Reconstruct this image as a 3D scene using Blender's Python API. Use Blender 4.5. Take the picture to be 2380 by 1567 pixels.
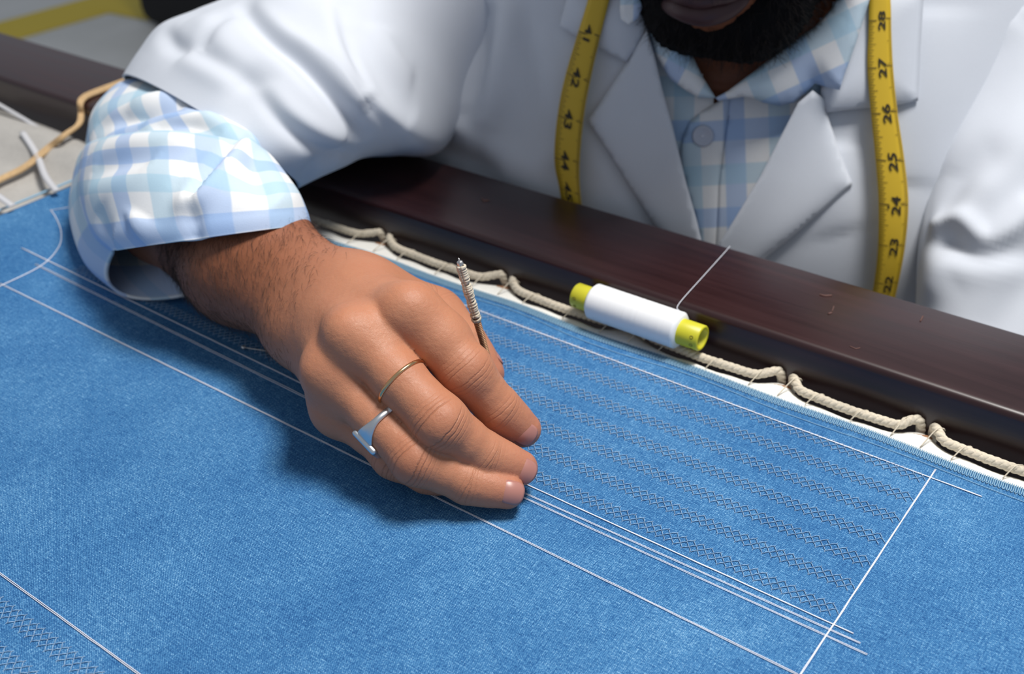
import bpy, bmesh, math, random
import numpy as np
from mathutils import Vector, Matrix
from mathutils.bvhtree import BVHTree
from mathutils.geometry import delaunay_2d_cdt
random.seed(7); RNG = np.random.default_rng(7)
for o in list(bpy.data.objects): bpy.data.objects.remove(o)
SC = bpy.context.scene
COL = SC.collection

# ------------------------------------------------------------------ camera, world, light, exposure
# world: X along the wooden rail, Y away from the viewer, Z up; the cloth lies at z = 0 (metres)
FPX, CX, CY = 2618.65, 1190.0, 783.5
RM = np.array([[0.80484249, -0.30710074, 0.50785598], [0.59320755, 0.44259446, -0.67246929], [-0.01825842, 0.84249586, 0.53839331]])
CAM = np.array([0.20285652, -0.2643921, 0.28823265])
cd = bpy.data.cameras.new('camera'); co = bpy.data.objects.new('camera', cd); COL.objects.link(co)
m4 = Matrix([list(RM[i]) + [CAM[i]] for i in range(3)] + [[0, 0, 0, 1]]); co.matrix_world = m4
cd.sensor_width = 36; cd.lens = 36 * FPX / 2380; cd.clip_start = 0.02; cd.clip_end = 50
cd.dof.use_dof = True; cd.dof.focus_distance = 0.415; cd.dof.aperture_fstop = 11.5
SC.camera = co
w = bpy.data.worlds.new('room_light'); SC.world = w; w.use_nodes = True
wb = w.node_tree.nodes['Background']; wb.inputs[0].default_value = (0.80, 0.88, 1.0, 1); wb.inputs[1].default_value = 0.33
def area(name, loc, target, size, power, color):
    l = bpy.data.lights.new(name, 'AREA'); l.shape = 'RECTANGLE'; l.size, l.size_y = size; l.energy = power; l.color = color
    o = bpy.data.objects.new(name, l); COL.objects.link(o); o.location = loc
    o.rotation_euler = (Vector(target) - Vector(loc)).to_track_quat('-Z', 'Y').to_euler(); return o
area('ceiling_lamp', (0.31, 0.30, 1.50), (0.0, 0.05, 0), (0.44, 0.40), 31, (1.0, 0.97, 0.93))
SC.view_settings.view_transform = 'Standard'; SC.view_settings.look = 'None'
SC.view_settings.gamma = 1; SC.view_settings.exposure = 0.0; SC.view_settings.use_curve_mapping = False

# ------------------------------------------------------------------ geometry helpers
def ray(px, py): return RM @ np.array([(px - CX) / FPX, -(py - CY) / FPX, -1.0])
def on_z(px, py, z=0.0):
    r = ray(px, py); return CAM + r * ((z - CAM[2]) / r[2])
def at_d(px, py, d): return CAM + ray(px, py) * d
def on_y(px, py, y):
    r = ray(px, py); return CAM + r * ((y - CAM[1]) / r[1])
def unit(v): v = np.asarray(v, float); return v / np.linalg.norm(v)
TOC = RM[:, 2]; IUP = RM[:, 1]; IRT = RM[:, 0]      # towards the viewer, up and right
def link(o, parent=None):
    COL.objects.link(o)
    if parent is not None:
        o.parent = parent; o.matrix_parent_inverse = parent_inv(parent)
    return o
def parent_inv(p):
    M = Matrix.Identity(4); q = p
    while q is not None: M = q.matrix_basis @ M if q.parent is None else q.matrix_parent_inverse @ q.matrix_basis @ M; q = q.parent
    return M.inverted()
def tag(o, label=None, cat=None, group=None, kind=None):
    if label: o['label'] = label
    if cat: o['category'] = cat
    if group: o['group'] = group
    if kind: o['kind'] = kind
    return o
def empty(name, loc, label, cat, group=None):
    o = bpy.data.objects.new(name, None); COL.objects.link(o); o.location = loc; o.empty_display_size = 0.02
    return tag(o, label, cat, group)
def mk(name, verts, faces, mat, parent=None, smooth=True, uv=None):
    me = bpy.data.meshes.new(name); me.from_pydata([tuple(map(float, v)) for v in verts], [], faces)
    if smooth: me.polygons.foreach_set('use_smooth', [True] * len(me.polygons))
    if uv is not None:
        l = me.uv_layers.new(name='uv'); vi = np.zeros(len(me.loops), int); me.loops.foreach_get('vertex_index', vi)
        l.data.foreach_set('uv', np.asarray(uv, float)[vi].ravel())
    me.update()
    if mat: me.materials.append(mat)
    return link(bpy.data.objects.new(name, me), parent)
def grid_faces(nu, nv, cu=False, cv=False):
    f = []
    for i in range(nu if cu else nu - 1):
        for j in range(nv if cv else nv - 1):
            a, b = i, (i + 1) % nu; c, d = j, (j + 1) % nv
            f.append((a * nv + c, b * nv + c, b * nv + d, a * nv + d))
    return f
class MB:                                             # collects shapes for one mesh
    def __init__(s): s.v = []; s.f = []
    def add(s, v, f):
        n = len(s.v); s.v += [tuple(x) for x in v]; s.f += [tuple(i + n for i in q) for q in f]
    def tube(s, pts, r, n=6, caps=True):
        P = np.asarray(pts, float); N = len(P)
        R = np.full(N, r) if np.isscalar(r) else np.asarray(r)
        T = np.gradient(P, axis=0); T /= np.linalg.norm(T, axis=1)[:, None] + 1e-12
        ref = np.array([0, 0, 1.0]) if abs(T[0][2]) < 0.9 else np.array([1.0, 0, 0])
        u = unit(np.cross(ref, T[0])); vs = []
        for i in range(N):
            u = unit(u - T[i] * (u @ T[i])); q = np.cross(T[i], u)
            for k in range(n):
                a = 2 * math.pi * k / n; vs.append(P[i] + R[i] * (math.cos(a) * u + math.sin(a) * q))
        fs = [(i * n + k, i * n + (k + 1) % n, (i + 1) * n + (k + 1) % n, (i + 1) * n + k) for i in range(N - 1) for k in range(n)]
        if caps: fs += [tuple(range(n))[::-1], tuple((N - 1) * n + k for k in range(n))]
        s.add(vs, fs)
    def box(s, lo, hi):
        x0, y0, z0 = lo; x1, y1, z1 = hi
        s.add([(x0, y0, z0), (x1, y0, z0), (x1, y1, z0), (x0, y1, z0), (x0, y0, z1), (x1, y0, z1), (x1, y1, z1), (x0, y1, z1)],
              [(3, 2, 1, 0), (4, 5, 6, 7), (0, 1, 5, 4), (1, 2, 6, 5), (2, 3, 7, 6), (3, 0, 4, 7)])
    def build(s, name, mat, parent=None, smooth=True): return mk(name, s.v, s.f, mat, parent, smooth)
def catmull(P, n=8, closed=False):
    P = np.asarray(P, float); N = len(P); out = []
    for i in range(N if closed else N - 1):
        g = (lambda k: P[k % N]) if closed else (lambda k: P[min(max(k, 0), N - 1)])
        a, b, c, d = g(i - 1), g(i), g(i + 1), g(i + 2)
        for t in np.linspace(0, 1, n, endpoint=False):
            out.append(0.5 * (2 * b + (c - a) * t + (2 * a - 5 * b + 4 * c - d) * t * t + (3 * b - a - 3 * c + d) * t ** 3))
    if not closed: out.append(P[-1])
    return np.array(out)
def lathe(mb, c, axis, prof, n=40):
    axis = unit(axis); u = unit(np.cross(axis, [0.3, 0.5, 0.8])); v = np.cross(axis, u); vs = []
    for (t, r) in prof:
        for k in range(n):
            a = 2 * math.pi * k / n; vs.append(np.asarray(c) + axis * t + r * (math.cos(a) * u + math.sin(a) * v))
    m = len(prof); mb.add(vs, [(i * n + k, i * n + (k + 1) % n, (i + 1) * n + (k + 1) % n, (i + 1) * n + k) for i in range(m - 1) for k in range(n)])
def polyline_dist(V, P):
    """distance of every vertex in V to polyline P, and the parameter 0..1 along it"""
    best = np.full(len(V), 1e9); par = np.zeros(len(V)); M = len(P) - 1
    for i in range(M):
        a, b = P[i], P[i + 1]; ab = b - a; t = np.clip(((V - a) @ ab) / (ab @ ab + 1e-15), 0, 1)
        d = np.linalg.norm(V - (a + t[:, None] * ab), axis=1); k = d < best; best[k] = d[k]; par[k] = ((i + t) / M)[k]
    return best, par
def vnormals(V, F):
    F = np.asarray(F); n = np.cross(V[F[:, 2]] - V[F[:, 0]], V[F[:, -1]] - V[F[:, 1]]) if F.shape[1] == 4 else np.cross(V[F[:, 1]] - V[F[:, 0]], V[F[:, 2]] - V[F[:, 0]])
    N = np.zeros_like(V)
    for k in range(F.shape[1]): np.add.at(N, F[:, k], n)
    return N / (np.linalg.norm(N, axis=1)[:, None] + 1e-15)
def drape(V, F, folds, toward):
    """folds: (points as picture positions, height m, half width m, [taper]); laid onto the surface and pushed along its normal"""
    V = np.asarray(V, float); N = vnormals(V, F)
    if np.mean(N @ toward * 1.0) < 0 and False: N = -N
    bvh = BVHTree.FromPolygons([tuple(v) for v in V], [tuple(f) for f in F]); out = V.copy()
    for fo in folds:
        pts, amp, wd = fo[:3]; P = []
        for p in catmull(pts, 5):
            h = bvh.ray_cast(Vector(CAM), Vector(ray(*p)))
            if h[0] is not None: P.append(np.array(h[0]))
        if len(P) < 2: continue
        P = np.array(P); d, t = polyline_dist(V, P)
        tp = np.sin(np.clip(t, 0.0, 1) * math.pi) ** 0.6 if len(fo) < 4 else np.clip(fo[3] + (1 - fo[3]) * np.sin(t * math.pi / 2), 0, 1)
        facing = np.sign((N @ toward)); 
        g = amp * tp * np.exp(-(d / wd) ** 2)
        out += (N * np.where(facing >= 0, 1, 0)[:, None]) * g[:, None]
    return out

# ------------------------------------------------------------------ materials
def mat(name, base, rough=0.6, **kw):
    m = bpy.data.materials.new(name); m.use_nodes = True; b = m.node_tree.nodes['Principled BSDF']
    b.inputs['Base Color'].default_value = (*base, 1); b.inputs['Roughness'].default_value = rough
    for k, v in kw.items(): b.inputs[k].default_value = v
    return m
class NT:
    def __init__(s, m): s.m = m; s.t = m.node_tree; s.b = s.t.nodes['Principled BSDF']
    def n(s, typ, **kw):
        o = s.t.nodes.new(typ)
        for k, v in kw.items():
            if k.startswith('i_'):
                key = k[2:]; o.inputs[int(key) if key.isdigit() else key.replace('_', ' ')].default_value = v
            else: setattr(o, k, v)
        return o
    def l(s, a, b): s.t.links.new(a, b)
    def math(s, op, a, b=None, clamp=False):
        o = s.n('ShaderNodeMath', operation=op, use_clamp=clamp)
        for i, x in enumerate((a, b)):
            if x is None: continue
            if isinstance(x, (int, float)): o.inputs[i].default_value = x
            else: s.l(x, o.inputs[i])
        return o.outputs[0]
    def mix(s, fac, a, b, mode='MIX'):
        o = s.n('ShaderNodeMix', data_type='RGBA', blend_type=mode)
        for i, x in ((0, fac), (6, a), (7, b)):
            if isinstance(x, (int, float)): o.inputs[i].default_value = x
            elif isinstance(x, tuple): o.inputs[i].default_value = (*x, 1)
            else: s.l(x, o.inputs[i])
        return o.outputs[2]
    def ramp(s, x, *stops):
        o = s.n('ShaderNodeValToRGB'); e = o.color_ramp.elements
        while len(e) < len(stops): e.new(0.5)
        for k, (p, c) in enumerate(stops): e[k].position = p; e[k].color = (*c, 1) if isinstance(c, tuple) else (c, c, c, 1)
        s.l(x, o.inputs[0]); return o.outputs[0]
    def noise(s, vec, scale, detail=4, rough=0.55, dist=0.0):
        o = s.n('ShaderNodeTexNoise'); o.inputs['Scale'].default_value = scale; o.inputs['Detail'].default_value = detail
        o.inputs['Roughness'].default_value = rough; o.inputs['Distortion'].default_value = dist; s.l(vec, o.inputs['Vector']); return o.outputs[0]
    def mapping(s, vec, scale=(1, 1, 1), rot=(0, 0, 0)):
        o = s.n('ShaderNodeMapping'); o.inputs['Scale'].default_value = scale; o.inputs['Rotation'].default_value = rot; s.l(vec, o.inputs['Vector']); return o.outputs[0]
    def obj(s): return s.n('ShaderNodeTexCoord').outputs['Object']
    def uv(s): return s.n('ShaderNodeTexCoord').outputs['UV']
    def bump(s, h, strength, dist, prev=None):
        o = s.n('ShaderNodeBump'); o.inputs['Strength'].default_value = strength; o.inputs['Distance'].default_value = dist; s.l(h, o.inputs['Height'])
        if prev is not None: s.l(prev, o.inputs['Normal'])
        return o.outputs[0]
    def color(s, c): s.l(c, s.b.inputs['Base Color'])
    def normal(s, c): s.l(c, s.b.inputs['Normal'])

def denim_mat():
    m = mat('denim', (0.06, 0.22, 0.5), 0.85); t = NT(m); o = t.obj()
    # twill: fine diagonal ribs about 0.75 mm apart, white weft specks, slubs along X
    x = t.n('ShaderNodeSeparateXYZ'); t.l(o, x.inputs[0])
    wob = t.math('MULTIPLY', t.noise(o, 260, 2), 0.0011)
    u = t.math('ADD', t.math('MULTIPLY', x.outputs[0], 0.80), t.math('MULTIPLY', x.outputs[1], 1.15))
    tw = t.math('SINE', t.math('MULTIPLY', t.math('ADD', u, wob), 2 * math.pi / 0.00078))
    cr = t.math('SINE', t.math('MULTIPLY', t.math('SUBTRACT', x.outputs[0], x.outputs[1]), 2 * math.pi / 0.00085))
    wv = t.math('ADD', t.math('MULTIPLY', tw, 0.5), t.math('MULTIPLY', cr, 0.28))
    slub = t.noise(t.mapping(o, (180, 2200, 1)), 1.0, 3, 0.6); slub2 = t.noise(t.mapping(o, (2200, 160, 1)), 1.0, 3, 0.6)
    spk = t.noise(o, 1500, 2, 0.7); blot = t.noise(o, 16, 4, 0.6)
    v = t.math('ADD', t.math('MULTIPLY', wv, 0.15), t.math('ADD', t.math('MULTIPLY', slub, 0.42), t.math('MULTIPLY', slub2, 0.34)))
    v = t.math('ADD', v, t.math('ADD', t.math('MULTIPLY', spk, 0.60), t.math('MULTIPLY', blot, 0.22)))
    c = t.ramp(v, (0.53, (0.007, 0.042, 0.165)), (0.76, (0.031, 0.138, 0.335)), (0.91, (0.100, 0.285, 0.52)), (1.0, (0.30, 0.52, 0.72)))
    t.color(c); t.normal(t.bump(t.math('ADD', wv, t.math('MULTIPLY', spk, 1.2)), 0.35, 0.00025)); t.b.inputs['Specular IOR Level'].default_value = 0.15
    return m
def cloth_mat(name, base, fine=1800, amt=0.05, rough=0.85, bump=0.15):
    m = mat(name, base, rough); t = NT(m); o = t.obj()
    n = t.noise(o, fine, 2); n2 = t.noise(o, 40, 3)
    f = t.math('ADD', t.math('MULTIPLY', n, 0.5), t.math('MULTIPLY', n2, 0.5))
    d = tuple(c * (1 - amt * 3) for c in base); b2 = tuple(min(1, c * (1 + amt)) for c in base)
    t.color(t.ramp(f, (0.3, d), (0.65, b2))); t.normal(t.bump(n, bump, 0.0004)); return m
def gingham_mat(name='gingham', k=1.0, white=(0.86, 0.87, 0.88)):
    """uv is in metres; stripes of 11.5 mm: white, periwinkle, white, teal in both directions"""
    m = mat(name, (0.5, 0.6, 0.8), 0.85); t = NT(m); uv = t.n('ShaderNodeSeparateXYZ'); t.l(t.uv(), uv.inputs[0])
    W = 0.0118
    def band(s, off):                                  # 1 inside every 4th stripe
        q = t.math('FRACT', t.math('ADD', t.math('DIVIDE', s, 4 * W), off))
        a = t.math('MULTIPLY', t.math('SUBTRACT', q, 0.0), 60, True); b = t.math('MULTIPLY', t.math('SUBTRACT', 0.25, q), 60, True)
        return t.math('MULTIPLY', a, b)
    A = white; per = (0.29, 0.47, 0.80); teal = (0.36, 0.60, 0.76)
    c = A
    col = t.mix(t.math('MULTIPLY', band(uv.outputs[0], 0.0), 0.62 * k), A, per)
    col = t.mix(t.math('MULTIPLY', band(uv.outputs[0], 0.5), 0.55 * k), col, teal)
    col = t.mix(t.math('MULTIPLY', band(uv.outputs[1], 0.0), 0.62 * k), col, per)
    col = t.mix(t.math('MULTIPLY', band(uv.outputs[1], 0.5), 0.55 * k), col, teal)
    n = t.noise(t.obj(), 1600, 2)
    t.color(t.mix(0.10, col, n, 'MULTIPLY')); t.normal(t.bump(n, 0.12, 0.0004)); return m
def wood_mat():
    m = mat('dark_wood', (0.03, 0.012, 0.012), 0.33); t = NT(m); o = t.obj()
    g = t.noise(t.mapping(o, (6, 160, 160)), 1.0, 5, 0.6, 0.6); g2 = t.noise(o, 9, 4, 0.6)
    v = t.math('ADD', t.math('MULTIPLY', g, 0.6), t.math('MULTIPLY', g2, 0.4))
    t.color(t.ramp(v, (0.3, (0.012, 0.0030, 0.0035)), (0.7, (0.036, 0.011, 0.012)))); 
    t.l(t.ramp(v, (0.2, 0.24), (0.9, 0.42)), t.b.inputs['Roughness']); t.normal(t.bump(g, 0.08, 0.001)); t.b.inputs['Coat Weight'].default_value = 0.12; t.b.inputs['Coat Roughness'].default_value = 0.3
    return m
def skin_mat():
    m = mat('skin', (0.4, 0.18, 0.1), 0.46); t = NT(m); o = t.obj()
    at = lambda n: t.n('ShaderNodeAttribute', attribute_name=n).outputs['Fac']
    tone, kn, fu, fw, pk = at('tone'), at('knuckle'), at('fu'), at('fw'), at('pink')
    n1 = t.noise(o, 60, 4, 0.6); n2 = t.noise(o, 900, 3, 0.6); n3 = t.noise(t.mapping(o, (1, 1, 1)), 260, 3, 0.6)
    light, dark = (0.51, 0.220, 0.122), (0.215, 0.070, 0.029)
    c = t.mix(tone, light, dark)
    c = t.mix(t.ramp(n1, (0.35, 0.0), (0.75, 0.40)), c, (0.40, 0.145, 0.075))
    c = t.mix(t.math('MULTIPLY', kn, 0.45), c, (0.36, 0.12, 0.065))
    c = t.mix(t.math('MULTIPLY', pk, 0.55), c, (0.45, 0.165, 0.10))
    # creases across the back of the finger joints
    wv = t.math('SINE', t.math('ADD', t.math('MULTIPLY', fu, 2 * math.pi / 1.9), t.math('MULTIPLY', t.noise(o, 150, 3), 5.5)))
    cr = t.math('MULTIPLY', t.math('POWER', t.math('ABSOLUTE', t.math('SUBTRACT', t.math('MULTIPLY', wv, 0.5), 0.5)), 5.0), fw)
    c = t.mix(t.math('MULTIPLY', cr, 0.40, True), c, (0.17, 0.055, 0.028)); t.color(c)
    vor = t.n('ShaderNodeTexVoronoi', feature='DISTANCE_TO_EDGE'); vor.inputs['Scale'].default_value = 1400; t.l(o, vor.inputs['Vector'])
    b = t.bump(t.math('SUBTRACT', n3, t.math('MULTIPLY', cr, 2.4)), 0.55, 0.0006)
    t.normal(t.bump(t.math('ADD', t.math('MINIMUM', vor.outputs['Distance'], 0.15), t.math('MULTIPLY', n2, 0.35)), 0.32, 0.0004, b))
    t.b.inputs['Subsurface Weight'].default_value = 0.18; t.b.inputs['Subsurface Radius'].default_value = (1.0, 0.35, 0.18); t.b.inputs['Subsurface Scale'].default_value = 0.004
    t.l(t.ramp(n2, (0.3, 0.46), (0.8, 0.62)), t.b.inputs['Roughness']); t.b.inputs['Specular IOR Level'].default_value = 0.42
    return m
M = {}
M['denim'] = denim_mat(); M['coat'] = cloth_mat('white_coat_cloth', (0.61, 0.645, 0.71), 1500, 0.012); M['gingham'] = gingham_mat()
M['wood'] = wood_mat(); M['skin'] = skin_mat(); M['canvas'] = cloth_mat('cotton_canvas', (0.86, 0.85, 0.80), 1300, 0.05); M['grey_canvas'] = cloth_mat('grey_canvas', (0.46, 0.44, 0.41), 700, 0.06)
M['rope'] = cloth_mat('cotton_rope', (0.70, 0.62, 0.49), 900, 0.10, 0.9, 0.6); M['jute'] = cloth_mat('jute', (0.62, 0.42, 0.22), 700, 0.1)
M['thread'] = mat('white_thread', (0.80, 0.82, 0.90), 0.5); M['spool_thread'] = mat('spool_thread', (0.88, 0.89, 0.90), 0.4)
M['blue_thread'] = mat('grey_blue_thread', (0.30, 0.46, 0.66), 0.5); M['pale_blue_thread'] = mat('pale_blue_thread', (0.27, 0.47, 0.63), 0.6)
M['yellow_plastic'] = mat('yellow_plastic', (0.62, 0.58, 0.03), 0.4); M['tape_yellow'] = mat('yellow_tape', (0.60, 0.40, 0.022), 0.5); M['ink'] = mat('black_ink', (0.02, 0.014, 0.004), 0.6)
M['tick_ink'] = mat('brown_black_ink', (0.10, 0.062, 0.006), 0.6)
M['gold'] = mat('gold', (0.80, 0.52, 0.27), 0.22, Metallic=1.0); M['silver'] = mat('silver', (0.72, 0.74, 0.76), 0.38, Metallic=1.0); M['steel'] = mat('steel', (0.68, 0.66, 0.64), 0.3, Metallic=1.0)
M['copper'] = mat('copper_wire', (0.55, 0.30, 0.16), 0.4, Metallic=0.6); M['wrap'] = cloth_mat('cream_thread', (0.66, 0.58, 0.46), 2500, 0.1, 0.7, 0.5)
M['nail'] = mat('nail', (0.43, 0.19, 0.155), 0.35); M['hair'] = mat('black_hair', (0.004, 0.0035, 0.004), 0.75, **{'Specular IOR Level': 0.12}); M['arm_hair'] = mat('arm_hair', (0.035, 0.016, 0.01), 0.6)
M['black'] = cloth_mat('black_cloth', (0.006, 0.006, 0.008), 900, 0.1); M['peg'] = mat('peg_wood', (0.30, 0.15, 0.075), 0.6); M['button'] = mat('pale_button', (0.48, 0.52, 0.62), 0.3)
M['beard_hair'] = mat('brown_black_hair', (0.016, 0.010, 0.008), 0.5, **{'Specular IOR Level': 0.3}); M['string'] = mat('grey_white_string', (0.58, 0.58, 0.60), 0.9); M['eye'] = mat('eye_white', (0.75, 0.72, 0.68), 0.2); M['lip'] = mat('lip', (0.055, 0.020, 0.021), 0.5); M['scuff'] = mat('scuff', (0.12, 0.06, 0.05), 0.8); M['lint'] = mat('lint', (0.75, 0.75, 0.78), 0.9)
def floor_mat():
    m = mat('grey_floor', (0.3, 0.3, 0.3), 0.55); t = NT(m); n = t.noise(t.obj(), 3, 5, 0.6); t.color(t.ramp(n, (0.3, (0.50, 0.505, 0.485)), (0.7, (0.62, 0.62, 0.61)))); return m
M['floor'] = floor_mat(); M['floor_yellow'] = mat('yellow_paint', (0.58, 0.43, 0.02), 0.6)

# ------------------------------------------------------------------ setting: floor
FZ = -0.60
f = MB(); f.box((-7, -3, FZ - 0.05), (5, 7, FZ)); fl = f.build('floor', M['floor'], None, False); fl['kind'] = 'structure'
for pl in ([(-60, 95), (120, 45), (262, 4)], [(262, 4), (330, 12), (470, 42)]):
    P = [on_z(x, y, FZ) for x, y in pl]; d = unit(P[-1] - P[0]); q = np.array([-d[1], d[0], 0]) * 0.085
    s = MB(); s.box((0, 0, 0), (1, 1, 1)); a, b = P[0], P[-1] + d * 0.05
    lift = 0.0008 if pl[0][0] < 0 else 0.0016; s.v = [tuple(p + np.array([0, 0, lift - 0.0005])) for p in (a - q, b - q, b + q, a + q)] + [tuple(p + np.array([0, 0, lift + 0.002])) for p in (a - q, b - q, b + q, a + q)]
    s.build('floor_marking', M['floor_yellow'], fl, False)

# ------------------------------------------------------------------ embroidery frame
RY0, RY1, RZ1, RZ0 = 0.1385, 0.2015, 0.020, -0.045
frame = empty('embroidery_stretcher', (0, 0.17, RZ0), 'dark brown lacquered wooden stretcher rail running diagonally behind the blue cloth', 'stretcher')
def bevel_box(lo, hi, r, seg=3):
    bm = bmesh.new(); bmesh.ops.create_cube(bm, size=1)
    for v in bm.verts: v.co = Vector([lo[i] + (v.co[i] + 0.5) * (hi[i] - lo[i]) for i in range(3)])
    bmesh.ops.bevel(bm, geom=bm.edges[:], offset=r, segments=seg, profile=0.5, affect='EDGES')
    me = bpy.data.meshes.new('m'); bm.to_mesh(me); bm.free(); V = [tuple(v.co) for v in me.vertices]; F = [tuple(p.vertices) for p in me.polygons]; bpy.data.meshes.remove(me); return V, F
V, F = bevel_box((-1.6, RY0, RZ0), (1.0, RY1, RZ1), 0.0035, 4); rail = mk('rail', V, F, M['wood'], frame)
bpy.context.view_layer.objects.active = rail
def scuff(px, py, pts, r=0.0003):
    s = MB(); s.tube([on_z(px + x, py + y, RZ1 + 0.00005) for x, y in pts], r, 5); s.build('scuff', M['scuff'], rail)
scuff(1905, 685, [(0, 0), (12, 3), (28, 2)], 0.0005); scuff(1938, 712, [(0, 0), (-4, 12)], 0.0003); scuff(2145, 735, [(0, 0), (-6, 12)], 0.0004)
scuff(1120, 462, [(0, 0), (6, 6), (16, 4)], 0.0006); scuff(1975, 805, [(0, 0), (14, 6), (24, 4)], 0.0003); scuff(1925, 730, [(0, 0), (8, -3)], 0.0005)

# ------------------------------------------------------------------ the blue cloth and its sewing
def edge_y(x): return 0.1216 + 0.0007 * math.sin(x * 70 + 1) + 0.0006 * math.sin(x * 31) - 0.0025 * max(0, min(1, (-x - 0.09) / 0.06))
cloth = empty('denim_cloth', (0, 0, 0), 'blue denim cloth stretched flat with rows of stitching and white basting threads', 'cloth')
nx, ny = 120, 60; V = []
for i in range(nx):
    x0 = -0.398 + 0.85 * i / (nx - 1)
    for j in range(ny):
        t = j / (ny - 1); x = x0 + (0.006 * t if i == 0 else 0); y = -0.55 + (edge_y(x) + 0.55) * t; V.append((x, y, 0.0))
Fc = grid_faces(nx, ny); fab = mk('fabric', V, Fc, M['denim'], cloth)
so = fab.modifiers.new('thickness', 'SOLIDIFY'); so.thickness = 0.0012; so.offset = -1
def thread_line(P, r, wob=0.0, name='basting_thread', m='thread', lift=None, parent=None, n=5, tw=0):
    P = np.asarray(P, float)
    if wob:
        k = len(P); P = P + np.stack([RNG.normal(0, wob, k), RNG.normal(0, wob, k), np.zeros(k)], 1)
    s = MB(); s.tube(P, r, n); return s.build(name, M[m], parent or cloth)
def line(a, b, k=40): a = np.asarray(a, float); b = np.asarray(b, float); return [a + (b - a) * t for t in np.linspace(0, 1, k)]
zt = 0.0004
def double(a, b, gap=0.0004, r=0.00016, wob=0.00004):
    a = np.array([*a, zt]); b = np.array([*b, zt]); d = unit(b - a); q = np.array([-d[1], d[0], 0]) * gap / 2
    s = MB(); k = max(12, int(np.linalg.norm(b - a) / 0.006))
    for sg in (-1, 1):
        P = np.array(line(a + sg * q, b + sg * q, k)); P[:, :2] += RNG.normal(0, wob, (k, 2)); s.tube(P, r, 5)
    return s.build('basting_thread', M['thread'], cloth)
double((-0.319, -0.0153), (0.1262, -0.0146), 0.0005)
double((-0.345, 0.0145), (-0.112, 0.0100)); double((-0.322, 0.0078), (-0.108, 0.0035), 0.0009)
double((-0.006, 0.0116), (0.134, 0.0122), 0.0002, 0.00018); double((-0.006, 0.0068), (0.1375, 0.0095), 0.0005, 0.00014); double((-0.006, 0.0045), (0.1412, 0.0062), 0.0005, 0.00014)
double((-0.30, 0.1045), (0.1472, 0.1065), 0.0002, 0.00017)
double((0.1273, 0.1125), (0.1262, -0.30), 0.0003, 0.00017)
double((-0.36, -0.1379), (0.20, -0.1386), 0.0005, 0.00016)
arc = catmull([on_z(*p, zt) for p in [(-60, 690), (0, 665), (95, 618), (136, 575), (142, 540), (132, 510), (118, 488)]], 8); thread_line(arc, 0.00028)
thread_line([on_z(*p, zt) for p in [(116, 489), (160, 482), (230, 468), (320, 450)]], 0.0002)
P = [(x, edge_y(x) - 0.0080 + 0.0008 * math.sin(x * 60), zt) for x in np.linspace(-0.38, 0.26, 120)]; thread_line(P, 0.00014, 0.00008, 'tacking_thread', 'pale_blue_thread')
s = MB(); s.tube([(-0.3985 + 0.006 * 0.0 + 0.0002, y, 0.0002) for y in np.linspace(-0.5, 0.115, 60)], 0.0007, 5); s.build('selvedge_thread', M['pale_blue_thread'], cloth)
def stitch_row(xa, xb, yc, wd=0.0064, p=0.0036):
    """two herringbone lines half a period apart: diamonds with small ticks along both sides"""
    s = MB(); r = 0.00016; n = int((xb - xa) / p)
    for lay in range(3):                               # three zigzags that meet tip to tip: two staggered rows of diamonds
        lo = yc + wd * (-0.46 + 0.307 * lay); hi = lo + wd * 0.307
        for k in range(n):
            x = xa + (k + 0.5 * (lay % 2)) * p; j = lambda a=0.00010: RNG.normal(0, a); q = 0.10 * p
            pa = (x + j(), lo + j(), 0.00012); pb = (x + p * 0.5 + j(), hi + j(), 0.00012); pc = (x + p + j(), lo + j(), 0.00012)
            mid = lambda a, b: tuple((np.array(a) + np.array(b)) / 2 + [0, 0, 0.0004])
            s.tube([pa, mid(pa, pb), pb], r, 4); s.tube([pb, mid(pb, pc), pc], r, 4)
            if lay == 0: s.tube([(x - q, lo + 0.00003, 0.0002), (x - q * 0.2, lo - wd * 0.10, 0.0001)], r * 0.9, 4)
            if lay == 2: s.tube([(x + p * 0.5, hi, 0.0002), (x + p * 0.5 + q, hi + wd * 0.10, 0.0001)], r * 0.9, 4)
    return s.build('stitch_row', M['blue_thread'], cloth)
for k in range(7):
    y = 0.0185 + k * 0.0143; stitch_row(-0.30, 0.1252, y)
for k in range(2): stitch_row(-0.24, 0.18, -0.1475 - k * 0.0125)
# overlock stitching along the far edge: upright loops with slanted returns
s = MB(); p = 0.00155
for k in range(int(0.62 / p)):
    x = -0.385 + k * p; y1 = edge_y(x) + 0.0003; y0 = y1 - 0.0052
    P = [(x, y1, -0.0006), (x + 0.0001, y1, 0.0004), (x + p * 0.30, (y0 + y1) / 2, 0.0006), (x + p * 0.42, y0 + 0.0006, 0.0004), (x + p * 0.70, y0, 0.0003), (x + p * 0.95, y0 + 0.0008, 0.0004), (x + p * 0.85, (y0 + y1) / 2, 0.0006), (x + p * 0.5, y1, 0.0003)]
    s.tube(P, 0.00023, 4)
ov = s.build('overlock_stitch', M['pale_blue_thread'], cloth); ov['kind'] = 'stuff'

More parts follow.
